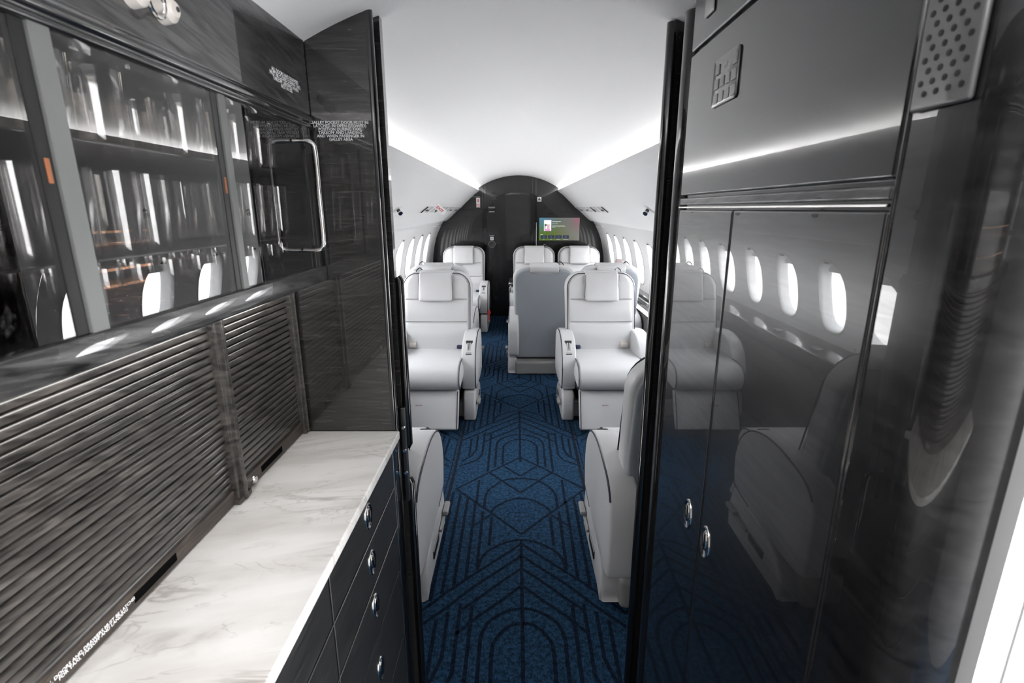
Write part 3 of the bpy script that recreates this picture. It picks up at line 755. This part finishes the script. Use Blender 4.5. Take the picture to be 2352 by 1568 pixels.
    b = text_mb('LIFE VEST', .0105, (-.045 * 1, -.325, .188), (1, 0, 0), tuple(-d), bold=.0003); b.xf(lambda x, y, z: (x, y - .009, z)); R_.append(('life_vest_lettering', b, 'vest_ink', li, 'small red and black LIFE VEST lettering'))
    # arms
    prof = smooth_loop([(.30, .560), (.20, .572), (.10, .568), (.0, .545), (-.07, .505), (-.12, .445), (-.145, .37), (-.142, .30), (-.125, .24), (-.10, .222), (.08, .20), (.28, .185), (.44, .195), (.472, .235), (.478, .35), (.472, .44), (.445, .505), (.385, .542)], 4)
    for s, aw in ((1, aw_p), (-1, aw_n)):
        if aw <= 0: continue
        b = MB(); b.pillow(prof, .215, .215 + aw, .014, 'x', .008, 5, 5); ox = .215 + aw
        if s < 0: b.xf(lambda x, y, z: (-x, y, z))
        ai = len(R_); R_.append(('armrest', b, 'leather', None, None))
        pr = inset(prof, .0042); pr = [p for p in pr[-9:] + pr[:40]]
        b = MB(); b.tube([(s * (ox - .0025), y, z) for y, z in pr], .0036, 6); R_.append(('armrest_piping', b, 'piping', ai, 'dark navy piping'))
        if s == ctrl:
            xc = s * (.215 + aw * .5); sl = math.atan2(.09, .105)
            def tilt(x, y, z, xc=xc): 
                c, s_ = math.cos(sl), math.sin(sl); return (xc + x, -.052 + y * c - z * s_ * -1 * -1, .497 + y * s_ + z * c)
            def tilt(x, y, z, xc=xc):
                c, s_ = math.cos(sl), math.sin(sl); return (xc + x, -.055 + y * c - z * s_, .4985 + y * s_ + z * c)
            b = MB(); b.box(-.026, .026, -.062, .062, -.006, .010, .006, 3); b.xf(tilt); ui = len(R_); R_.append(('control_unit', b, 'dark_metal', ai, 'dark metal seat control recess'))
            b = MB(); b.box(-.019, .019, -.05, .054, .008, .0115, .001); b.xf(tilt); R_.append(('control_well', b, 'black', ai, None))
            b = MB(); b.box(-.014, .014, -.028, .036, .010, .0155, .002); b.xf(tilt); R_.append(('control_lever', b, 'satin', ai, None))
            b = MB(); b.box(-.0022, .0022, -.018, .034, .014, .0170); b.xf(tilt); R_.append(('lever_slot', b, 'black', ai, None))
            b = MB(); b.box(-.019, .019, -.056, -.040, .010, .0145, .003); b.xf(tilt); R_.append(('control_button', b, 'satin', ai, None))
    # seat belt buckles
    b = MB(); b.box(-.030, .030, -.02, .02, -.012, .012, .006); b.xf(lambda x, y, z: (x + ctrl * .185, y + .165, z + .452)); R_.append(('seat_belt_buckle', b, 'navy', None, 'navy seat belt buckle'))
    b = MB(); b.tube([(-.025, 0, 0), (.022, 0, 0)], .021, 14); b.box(-.03, .022, .0, .03, .01, .032, .004); b.xf(lambda x, y, z: (x - ctrl * .165, y + .165, z + .462)); R_.append(('seat_belt_reel', b, 'beige', None, 'beige seat belt reel'))
    # base
    b = MB(); b.box(-.245, .245, -.09, .385, 0, .125, .022, 3); R_.append(('base_plinth', b, 'seat_base', None, None))
    b = MB(); b.box(-.20, .20, -.05, .24, .12, .285, .01); R_.append(('seat_mechanism', b, 'black', None, None))
    for s in (-1, 1):
        if (aw_p if s > 0 else aw_n) < .07: continue
        prof2 = smooth_loop([(-.16, .10), (-.14, .185), (-.10, .212), (.10, .20), (.27, .15), (.33, .08), (.335, .02), (.31, .002), (-.10, .002), (-.15, .02)], 3)
        b = MB(); b.pillow(prof2, .225, .31, .016, 'x', .003, 4, 3)
        if s < 0: b.xf(lambda x, y, z: (-x, y, z))
        fi = len(R_); R_.append(('side_fairing', b, 'leather', None, None))
        if s == ctrl:
            b = MB(); b.box(.315, .327, -.08, .06, .10, .115, .003); b.box(.315, .340, -.13, -.04, .115, .135, .005)
            if s < 0: b.xf(lambda x, y, z: (-x, y, z))
            R_.append(('swivel_lever', b, 'seat_base', fi, None))
            b = MB(); b.box(.311, .317, .07, .20, .075, .110, .003)
            if s < 0: b.xf(lambda x, y, z: (-x, y, z))
            R_.append(('fairing_slot', b, 'dark_metal', fi, None))
    return R_
CACHE = {}
def seat(label, x, y, facing, ctrl, aws, group):
    """facing -1: faces the galley, +1: faces the far bulkhead"""
    key = (ctrl, aws)
    if key not in CACHE:
        parts = seat_parts(ctrl, *aws)
        CACHE[key] = [(nm, make_me(nm, b, M[mm], ang=50), par, lb) for nm, b, mm, par, lb in parts]
    e_ = bpy.data.objects.new('cabin_seat', None); COL.objects.link(e_); e_.location = (x, y, 0); e_.rotation_euler = (0, 0, 0 if facing < 0 else PI)
    tag(e_, label, 'seat', group)
    objs = []
    for nm, me, par, lb in CACHE[key]:
        o = link_mesh(nm, me, objs[par] if par is not None else e_)
        if lb: o['label'] = lb
        objs.append(o)
    return e_
G1 = 'white leather cabin seats'
A = (.10, .10)
seat('white leather seat seen side-on behind the left door post, its back to the galley', -.665, 1.95, 1, -1, A, G1)
seat('white leather seat seen side-on behind the right door post, its back to the galley', .602, 1.95, 1, 1, A, G1)
seat('white leather seat facing the galley on the left of the aisle, in the nearest row', -.615, 3.45, -1, 1, A, G1)
seat('white leather seat facing the galley on the right of the aisle with beige belt reel', .603, 3.45, -1, -1, A, G1)
seat('white seat mostly hidden back-to-back behind the left seat that faces the galley', -.68, 4.70, 1, -1, (.10, .08), G1)
seat('seat showing its full grey back shell beside the aisle in the middle of the cabin', .21, 4.70, 1, 1, (.085, .045), G1)
seat('window-side seat back-to-back behind the right seat that faces the galley', .765, 4.70, 1, 1, (.045, .07), G1)
seat('white leather seat left of the aisle right in front of the dark far bulkhead', -.68, 6.08, -1, 1, A, G1)
seat('white leather aisle seat below the wall monitor left edge, in the far pair', .195, 6.08, -1, -1, (.045, .085), G1)
seat('white leather window seat below the wall monitor, in the far pair', .755, 6.08, -1, -1, (.07, .045), G1)

# conference table between the paired seats
T = Thing('conference_table', 'glossy dark conference table between the paired seats on the right', 'table', (.46, 5.38, 0))
b = MB(); b.pillow(rrect(-.105, 1.03, 5.20, 5.62, .05), .665, .700, .012, 'z', 0, 4, 1); T.part('tabletop', b, M['lacquer'])
b = MB(); b.box(.42, .56, 5.33, 5.49, 0, .667, .02); T.part('table_pedestal', b, M['lacquer_plain'])
b = MB(); b.box(-.10, -.055, 5.195, 5.215, .60, .655, .004); T.part('table_latch', b, M['chrome'])
# personal screen on the right ledge
T = Thing('personal_screen', 'small taupe-backed flip-up screen standing by the right windows', 'screen', (1.0, 5.0, .70))
b = MB(); b.box(.925, .985, 4.93, 4.945, .86, .965, .004); b.xf(lambda x, y, z: (x + (z - .90) * .15, y, z)); T.part('screen_back', b, M['taupe'])
b = MB(); b.box(.985, 1.005, 4.93, 4.965, .85, .94, .004); b.xf(lambda x, y, z: (x + (z - .90) * .15, y, z)); T.part('screen_edge', b, M['satin'])
b = MB(); b.box(.965, .995, 4.945, 4.965, .68, .93, .004); T.part('screen_arm', b, M['satin'])
# red strap
T = Thing('red_strap', 'red strap hanging below the armrest of the far left seat', 'strap', (-.345, 5.92, .15))
b = MB(); b.box(-.352, -.338, 5.90, 5.94, .15, .28, .004); T.part('strap_webbing', b, M['red']); b = MB(); b.lathe([(0, 0), (.018, 0), (.018, .012), (0, .012)], (-.345, 5.895, .25), 14, 'y'); T.part('strap_ring', b, M['red'])

# ------------------------------------------------------------------ galley / cabin partitions
def part_poly(xe, over=.02):
    pts = [p for p in outline_half(xe, over) if p[0] >= xe - 1e-6]
    return pts + [(xe, 0)]
for s, side in ((-1, 'left'), (1, 'right')):
    if s < 0:
        T = Thing('partition_panel', 'glossy black partition panel with the pocket door placard at the counter end', 'partition', (-.6, 1.12, 0))
        pl = [(s * x, z) for x, z in part_poly(.311)]
        T.part('panel', slab(pl, 1.108, 1.128), M['lacquer_cross'], smooth=False)
        b = MB(); b.tube([(-.311, 1.118, 0.002), (-.311, 1.118, dome(.311) + .01)], .0105, 16); T.part('edge_trim', b, M['lacquer_plain'])
        b = text_mb('GALLEY POCKET DOOR MUST BE\nLATCHED IN OPEN (STOWED)\nPOSITION DURING TAXI,\nTAKEOFF AND LANDING\nAND WHEN PASSENGER IN\nGALLEY AREA', .0078, (-.378, 1.1072, 1.583), (1, 0, 0), (0, 0, 1), 'CENTER', .82, bold=.0001)
        T.part('placard_lettering', b, M['white_ink'])
        T = Thing('pocket_door_post', 'dark gloss door post beside the aisle left of the opening', 'door post', (-.33, 1.18, 0))
        pl = [(s * x, z) for x, z in part_poly(.296)]
        T.part('post_panel', slab(pl, 1.150, 1.172), M['lacquer_cross'], smooth=False)
        for z0, z1 in ((.86, 1.28), (.03, .77)):
            b = MB(); b.tube([(-.292, 1.161, z0), (-.287, 1.160, z0 + .008), (-.287, 1.160, z1 - .008), (-.292, 1.161, z1)], .009, 12); T.part('edge_bumper', b, M['lacquer_plain'])
        b = MB(); b.box(-.300, -.288, 1.138, 1.15, .72, .97, .002); T.part('strike_plate', b, M['dark_metal'])
        for z in (.80, .86, .92):
            b = MB(); b.lathe([(0, -.004), (.004, -.004), (.005, 0)], (-.294, 1.138, z), 10, 'y'); T.part('screw', b, M['chrome'])
    else:
        T = Thing('partition_post', 'thick rounded dark veneer post right of the aisle opening', 'door post', (.33, 1.09, 0))
        b = MB(); b.tube([(.327, 1.094, 0.002), (.327, 1.094, dome(.32) - .004)], .026, 28); T.part('round_post', b, M['post_veneer'])
        T.part('post_panel', slab(part_poly(.325), 1.088, 1.119), M['post_veneer'], smooth=False)
        b = MB(); b.tube([(.345, 1.070, 1.45), (.341, 1.070, 1.47), (.341, 1.070, 1.52)], .0016, 6); T.part('pull_wire', b, M['chrome'])
        T = Thing('pocket_door_edge', 'slim dark pocket door edge just beyond the thick right post', 'door edge', (.33, 1.19, 0))
        b = MB(); b.tube([(.302, 1.175, 0.002), (.302, 1.175, dome(.30) - .004)], .0135, 20); T.part('edge_trim', b, M['lacquer_plain'])
        T.part('door_leaf', slab(part_poly(.302), 1.163, 1.187), M['post_veneer'], smooth=False)

# ------------------------------------------------------------------ right galley wardrobe
XR = .305
def corner_profile(x, y, r, n=10):
    """plan profile: flat face then convex quarter turn towards +x at the near end"""
    return [(x + r - r * math.cos(PI / 2 * k / n), y - r * math.sin(PI / 2 * k / n)) for k in range(n + 1)]
T = Thing('galley_wardrobe', 'tall high-gloss black wardrobe along the right of the galley', 'wardrobe', (.6, .7, 0))
b = MB(); b.box(XR + .012, 1.05, .41, 1.060, .0, 1.83); T.part('carcass', b, M['lacquer_plain'], smooth=False)
def door(y0, y1, z0, z1, name='door', r=.004, mm='lacquer', th=.014):
    b = MB(); b.box(XR, XR + th, y0, y1, z0, z1, r, 3); return T.part(name, b, M[mm])
door(.460, 1.052, 1.7105, 1.82, 'top_panel', mm='lacquer_plain')
door(.460, 1.052, 1.455, 1.7045, 'upper_door', mm='lacquer_plain')
door(.460, 1.052, 1.437, 1.4505, 'rail', .003, 'lacquer_left')
b = MB(); b.box(XR - .002, XR + .004, .460, 1.052, 1.4315, 1.4345, .001); T.part('chrome_strip', b, M['chrome'])
far_door = door(.7925, 1.052, .09, 1.429, 'door')
near_door = door(.460, .7895, .09, 1.429, 'door')
door(.460, 1.052, .0, .085, 'kick_panel', .003, 'lacquer_plain')
def oval_latch(T, par, x, y, z, s, ry=.019, rz=.031):
    b = MB(); rows = []
    for sc, dx in ((1.0, 0), (.98, .0016), (.9, .0026), (.82, .0014), (.76, .0004)):
        rows.append([(x + s * dx, y + ry * sc * math.cos(2 * PI * k / 28), z + rz * sc * math.sin(2 * PI * k / 28)) for k in range(29)])
    rows.append([(x + s * .0004, y, z)] * 29)
    b.sheet(rows); T.part('latch_ring', b, M['chrome'], parent=par)
    b = MB(); rows = []
    for sc, dx in ((.66, 0), (.60, .0025), (.4, .0042), (.05, .0046)):
        rows.append([(x + s * dx, y + ry * sc * .62 * math.cos(2 * PI * k / 20), z + .004 + rz * sc * math.sin(2 * PI * k / 20)) for k in range(21)])
    b.sheet(rows); T.part('latch_paddle', b, M['chrome'], parent=par)
oval_latch(T, far_door, XR, .854, .87, -1); oval_latch(T, near_door, XR, .763, .874, -1)
b = MB(); b.box(XR - .004, XR, .945, .985, 1.745, 1.775, .002); T.part('top_latch', b, M['satin'])
# near end frame with rounded bead and curved corner
prof = [(XR, .457), (XR - .0012, .4562), (XR - .0018, .4545), (XR - .0012, .4528), (XR, .452)] + corner_profile(XR, .388, .045, 14)
prof = [(XR + .012, .458)] + prof + [(XR + .30, .343)]
b = MB(); b.sheet([[(x, y, z) for x, y in prof[:-1]] for z in (0, .3, .6, .9, 1.2, 1.5, 1.83)]); b.weighted = True; T.part('end_post', b, M['lacquer'], ang=50)
# keypad
T = Thing('galley_keypad', 'faint grey control keypad with a 240 readout high on the right wardrobe door', 'keypad', (XR, .866, 1.585))
b = MB(); b.pillow(rrect(.818, .918, 1.590, 1.662, .008), XR - .003, XR - .0002, .0012, 'x', 0, 2, 1); T.part('keypad_plate', b, M['keypad'])
for r_ in range(3):
    for c_ in range(4):
        if r_ == 2 and c_ > 0 and c_ < 3: continue
        y = .830 + c_ * .0225; z = 1.602 + r_ * .0215
        b = MB(); b.box(XR - .0045, XR - .0028, y - .008, y + .008, z - .0075, z + .0075, .002)
        T.part('key', b, M['keypad'])
b = text_mb('240', .010, (XR - .0034, .868, 1.646), (0, -1, 0), (0, 0, 1)); T.part('readout_digits', b, M['psu'])
# dotted reflection on the wardrobe frame, built as a perforated plate
T = Thing('reflected_grille', 'pale dotted reflection built as a perforated plate at the near top of the right wardrobe', 'grille_reflection', (XR, .42, 1.505))
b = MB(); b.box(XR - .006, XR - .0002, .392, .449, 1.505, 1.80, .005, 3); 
T.part('reflection_plate', b, M['grille_reflection'])
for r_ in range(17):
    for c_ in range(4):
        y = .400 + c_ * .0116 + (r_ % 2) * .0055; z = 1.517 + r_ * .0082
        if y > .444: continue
        b = MB(); b.lathe([(.0, -.0066), (.0024, -.0066), (.0024, -.005)], (XR, y, z), 10, 'x'); T.part('reflected_hole', b, M['black'])

# ------------------------------------------------------------------ entry area beside and behind the camera
b = MB(); b.box(.349, 1.16, .330, .344, 0, 1.86); solo('wall_entry', b, M['plastic_white'], kind='structure', cat='wall', label='white entry wall at the bottom right edge, lit by the open door', smooth=False)
b = MB(); b.box(.372, .3735, .3285, .3302, 0, 1.86); solo('trim_3', b, M['psu'], kind='structure', cat='trim', label='thin seam line running down the white entry wall')
b = MB(); b.box(-1.17, 1.17, Y0 - .03, Y0, 0, 1.86); solo('wall_back', b, M['grey_liner'], kind='structure', cat='wall', label='pale wall behind the galley entry', smooth=False)
b = MB(); b.sheet([[(.54, y, 1.69), (1.17, y, 1.62)] for y in (Y0, .345)]); b.sheet([[(-.54, y, 1.69), (-1.17, y, 1.62)] for y in (Y0, 1.11)]); b.sheet([[(1.17, y, 1.62), (1.17, y, 1.50)] for y in (Y0, .345)])
solo('trim_4', b, M['white'], kind='structure', cat='trim', label='white ceiling panel outboard of the entry dome')
b = MB(); b.box(-1.175, -1.165, Y0, 1.11, 0, 1.66); solo('wall_galley', b, M['liner'], kind='structure', cat='wall', label='outer wall behind the galley cabinets', smooth=False)

# ------------------------------------------------------------------ left galley
GY0, GY1 = -.55, 1.100
XF, XB, XU = -.300, -.520, -.435          # counter front, tambour face, upper cabinet face
ZC = .925
T = Thing('galley_counter', 'white grey-veined marble counter top along the left', 'counter', (-.41, .3, .905))
b = MB(); b.pillow([(XB - .06, GY0), (XF + .004, GY0), (XF + .004, 1.1055), (XB - .06, 1.1055)], ZC - .020, ZC, .003, 'z', 0, 3, 1); T.part('countertop', b, M['marble'])
# base cabinet
T = Thing('base_cabinet', 'dark wood base cabinet with oval latches under the marble counter', 'cabinet', (-.42, .3, 0))
b = MB(); b.box(-1.1, XF - .016, GY0, 1.1055, .0, ZC - .021); T.part('carcass', b, M['lacquer_plain'], smooth=False)
ys = [(1.052, .6525), (.6485, .25), (.246, -.15), (-.154, -.55)]
zs = [(.902, .8125), (.8085, .7085), (.7045, .5900), (.586, .40), (.396, .10)]
for ci_, (ya, yb) in enumerate(ys):
    for zi, (za, zb_) in enumerate(zs):
        b = MB(); b.box(XF - .016, XF - .002, yb, ya, zb_, za, .0025, 2)
        dr = T.part('drawer', b, M['drawer_wood'])
        if ci_ == 0 and zi < 4:
            zc_ = (.866, .764, .663, .508)[zi]; oval_latch(T, dr, XF - .002, .853, zc_, 1, .019, .027)
b = MB(); b.box(XF - .016, XF - .003, 1.054, 1.1055, 0, .902, .003); T.part('end_stile', b, M['lacquer_plain'])
b = MB(); b.box(XF - .03, XF - .02, GY0, 1.1, 0, .1); T.part('kick_panel', b, M['black'])
b = MB(); b.tube([(XF - .0015, 1.0535, .10), (XF - .0015, 1.0535, .900)], .0008, 5); T.part('edge_bead', b, M['satin'])

for z in (.8105, .7065):
    b = MB(); b.tube([(XF - .0015, GY0, z), (XF - .0015, 1.052, z)], .0006, 5); T.part('edge_bead', b, M['satin'])
for y in (.6505, .248):
    b = MB(); b.tube([(XF - .0015, y, .10), (XF - .0015, y, .900)], .0006, 5); T.part('edge_bead', b, M['satin'])

# tambour doors
def tambour(T, y0, y1):
    prof = []; n = 25; z0, z1 = .955, 1.276; p = (z1 - z0) / n
    for k in range(n):
        for t, dx in ((0, -.004), (.05, -.0015), (.12, -.0004), (.60, 0), (.74, -.0006), (.84, -.0022), (.90, -.0045), (.93, -.006), (.98, -.006)):
            prof.append((XB + dx, z0 + p * (k + t)))
    b = MB(); b.sheet([[(x, y, z) for x, z in prof] for y in (y0, y1)]); b.weighted = True; o = T.part('slatted_curtain', b, M['tambour'], ang=40)
    b = MB(); b.box(XB - .012, XB + .004, y0, y1, ZC + .001, .953, .003, 2); r = T.part('bottom_rail', b, M['rail_wood'])
    return r
T = Thing('tambour_door', 'short slatted dark tambour door at the far end of the counter', 'tambour door', (XB, .96, ZC))
tambour(T, .832, 1.096)
b = MB(); b.box(XB + .002, XB + .0048, .895, .985, .934, .947, .001); T.part('finger_slot', b, M['void'])
b = MB(); b.lathe([(0, .006), (.006, .006), (.008, .003), (.008, 0)], (XB + .004, .862, .938), 14, 'x'); T.part('latch_button', b, M['chrome'])
T = Thing('tambour_door', 'long slatted dark tambour door along the near counter, placard on its rail', 'tambour door', (XB, .3, ZC))
tambour(T, GY0, .800)
for ya, yb in ((.555, .640), (.05, .14)):
    b = MB(); b.box(XB + .002, XB + .0048, ya, yb, .934, .947, .001); T.part('finger_slot', b, M['void'])
b = text_mb('ALL DOORS AND DRAWERS MUST BE LATCHED\nFOR TAXI, TAKEOFF AND LANDING', .0062, (XB + .0046, .492, .940), (0, 1, 0), (0, 0, 1), 'CENTER', .8, bold=.0001); T.part('placard_lettering', b, M['white_ink'])
b = MB(); b.lathe([(0, .006), (.006, .006), (.008, .003), (.008, 0)], (XB + .004, .425, .940), 14, 'x'); T.part('latch_button', b, M['chrome'])
for yc, wd, lab in ((.816, .030, 'stepped dark wood divider post between the two tambour doors'), (1.098, .014, 'slim dark wood post at the far end of the tambour doors')):
    T = Thing('divider_post', lab, 'post', (XB, yc, ZC))
    b = MB(); b.box(XB - .02, XB + .010, yc - wd / 2, yc + wd / 2, ZC + .001, 1.279, .003, 2); T.part('post_body', b, M['tambour'])
    b = MB(); b.box(XB, XB + .017, yc - wd * .18, yc + wd * .2, ZC + .001, 1.279, .003, 2); T.part('post_fillet', b, M['tambour'])
    b = MB(); b.box(XB - .012, XB + .014, yc - wd * .72, yc + wd * .72, ZC + .001, ZC + .010, .002); T.part('post_foot', b, M['rail_wood'])

# upper display cabinet
T = Thing('display_cabinet', 'glass-fronted wall cabinet of glassware above the tambour doors', 'cabinet', (-.6, .3, 1.28))
XI = -.78
b = MB(); b.box(XI - .01, XI, GY0, 1.104, 1.29, 1.62); b.box(XI, XU - .008, GY0, 1.104, 1.281, 1.305); b.box(XI, XU - .008, GY0, 1.104, 1.605, 1.62); b.box(XI, XU - .008, 1.088, 1.104, 1.29, 1.62); T.part('carcass', b, M['inside'], smooth=False)
b = MB(); b.box(XB - .02, XU - .012, GY0, 1.104, 1.2795, 1.284); T.part('underside', b, M['rail_wood'])
b = MB(); b.box(XB + .012, XB + .040, GY0 + .1, 1.06, 1.2755, 1.2795); T.part('added_counter_light', b, M['added_counter_light'])  # unseen strip added to brighten the marble and the tambour slats
b = MB(); b.box(XU - .06, XU - .035, GY0 + .1, 1.05, 1.5995, 1.6045); T.part('added_shelf_light', b, M['added_glass_light'])  # strip added to put bright streaks on the glassware
b = MB(); pr = [(XU - .010, 1.3128), (XU - .001, 1.3125), (XU + .0025, 1.3115), (XU + .0035, 1.3095), (XU + .0042, 1.300), (XU + .0045, 1.290), (XU + .0035, 1.2815), (XU + .001, 1.2792), (XU - .02, 1.279)]
b.sheet([[(x, y, z) for x, z in pr] for y in (GY0, 1.1055)]); b.weighted = True; T.part('bottom_rail', b, M['lacquer_left'], ang=60)
b = MB(); pr = smooth_line([(XU - .03, 1.585), (XU - .002, 1.585), (XU + .003, 1.589), (XU + .001, 1.594), (XU + .005, 1.599), (XU + .005, 1.606), (XU, 1.612)], 4)
b.sheet([[(x, y, z) for x, z in pr] for y in (GY0, 1.098)]); T.part('door_track', b, M['lacquer_plain'], ang=50)
zt_ = dome(.435) + .01
b = MB(); b.box(XU - .012, XU, GY0, 1.1055, 1.612, zt_, .002, 2); T.part('header_panel', b, M['lacquer_left'])
b = MB(); b.box(-1.1, XU - .012, GY0, 1.1055, 1.621, 1.70); T.part('header_box', b, M['inside'], smooth=False)
b = text_mb('ALL DOORS AND DRAWERS\nMUST BE CLOSED DURING TAXI,\nTAKEOFF LANDING WHEN\nNOT IN USE', .0085, (XU + .0008, 1.003, 1.650), (0, 1, 0), (0, 0, 1), 'CENTER', .80, bold=.0002); T.part('placard_lettering', b, M['white_ink'])
# header latch: two bosses and a ring
for yy in (.622, .672):
    b = MB(); b.lathe([(0, .018), (.008, .018), (.014, .012), (.016, 0)], (XU, yy, 1.655), 18, 'x'); T.part('latch_boss', b, M['beige'])
    b = MB(); b.lathe([(0, .0185), (.003, .0188), (.003, .0175)], (XU, yy + .003, 1.656), 10, 'x'); T.part('boss_hole', b, M['dark_metal'])
b = MB(); b.tube([(XU + .012, .647 + .014 * math.cos(a), 1.655 + .016 * math.sin(a)) for a in [2 * PI * k / 20 for k in range(20)]], .0025, 8, closed=True); T.part('latch_ring', b, M['chrome'])
# sliding doors: stile + pane
def slider(y0, y1, stile_w, xo, handle=False):
    b = MB(); b.sheet([[(XU + xo, y, z) for z in (1.312, 1.588)] for y in (y0, y1)]); g_ = T.part('sliding_glass_door', b, M['cab_glass'])
    b = MB(); b.box(XU + xo - .004, XU + xo + .004, y0, y0 + stile_w, 1.310, 1.590, .0015); T.part('door_stile', b, M['stile'], parent=g_)
    b = MB(); b.box(XU + xo - .006, XU + xo + .001, y0 - .015, y0 - .0005, 1.310, 1.590, .0012); T.part('door_gasket', b, M['black'], parent=g_)
    b = MB(); b.box(XU + xo - .003, XU + xo + .0022, y0 - .010, y0 - .005, 1.452, 1.474, .001); T.part('door_catch', b, M['amber'], parent=g_)
    return g_
slider(-.30, .470, .02, -.004)
slider(.486, .756, .022, -.004)
g3 = slider(.772, 1.062, .016, -.004)
b = MB(); b.box(XU - .010, XU + .001, 1.060, 1.075, 1.310, 1.590, .002); b.box(XU - .010, XU - .001, 1.08, 1.0975, 1.30, 1.60, .002); T.part('end_stile', b, M['lacquer_plain'])
yh = 1.012; b = MB()
b.tube(smooth_line([(XU - .002, yh, 1.553), (XU + .020, yh, 1.553), (XU + .034, yh, 1.548), (XU + .038, yh, 1.53), (XU + .038, yh, 1.45), (XU + .038, yh, 1.375), (XU + .034, yh, 1.357), (XU + .020, yh, 1.352), (XU - .002, yh, 1.352)], 5), .0045, 12)
T.part('pull_handle', b, M['chrome'], parent=g3)
for z in (1.378, 1.500):
    b = MB(); b.box(XI, XU - .03, GY0, 1.088, z - .003, z, .001); T.part('shelf', b, M['inside'])
for z in (1.306, 1.375):
    for ya, yb in ((-.5, .33), (.93, 1.06)):
        b = MB(); b.box(XI + .002, XI + .008, ya, yb, z + .012, z + .016); T.part('light_strip', b, M['led'])

# glassware, one object per glass
def glass_mesh(kind):
    b = MB()
    if kind == 'tumbler':
        b.lathe([(.001, .004), (.026, .004), (.029, .010), (.032, .078), (.0335, .078), (.031, .004), (.028, 0), (.001, 0)], (0, 0, 0), 20)
    elif kind == 'wine_glass':
        b.lathe([(.030, 0), (.030, .0015), (.004, .005), (.003, .045), (.010, .052), (.024, .068), (.027, .088), (.022, .112), (.0208, .112), (.0255, .088), (.022, .069), (.001, .055)], (0, 0, 0), 20)
    elif kind == 'highball_glass':
        b.lathe([(.001, .006), (.020, .006), (.0225, .014), (.0255, .094), (.0268, .094), (.0240, .004), (.022, 0), (.001, 0)], (0, 0, 0), 20)
    else:
        b.lathe([(.022, 0), (.022, .0015), (.003, .004), (.003, .016), (.012, .024), (.019, .040), (.019, .060), (.018, .060), (.018, .040), (.001, .022)], (0, 0, 0), 18)
    return make_me(kind, b, M['stem_glass'], ang=60)
spec = (('tumbler', 1.5002, 'clear straight tumbler among those on the top shelf of the glass-front cabinet', 'drinking glass', 'tumblers on the top shelf', .074, -.05, 1.05),
        ('highball_glass', 1.3782, 'tall clear straight glass among those on the middle shelf of the glass-front cabinet', 'drinking glass', 'tall glasses on the middle shelf', .060, .44, 1.06),
        ('wine_glass', 1.3782, 'clear stemmed wine glass among those at the near end of the cabinet middle shelf', 'wine glass', 'wine glasses on the middle shelf', .068, -.02, .42),
        ('shot_glass', 1.3052, 'small stemmed glass among those on the cabinet floor below the taller glasses', 'small glass', 'small glasses on the cabinet floor', .058, .0, 1.05))
for kind, z, lab, cat_, grp, pitch, ya, yb in spec:
    me = glass_mesh(kind)
    for row in range(3):
        y = ya + row * pitch * .3
        while y < yb:
            if random.random() > .08:
                o = link_mesh(kind, me, None, (-.495 - row * .078 + random.uniform(-.004, .004), y + random.uniform(-.004, .004), z)); o.rotation_euler = (0, 0, random.uniform(0, 6))
                tag(o, lab, cat_, grp)
            y += pitch
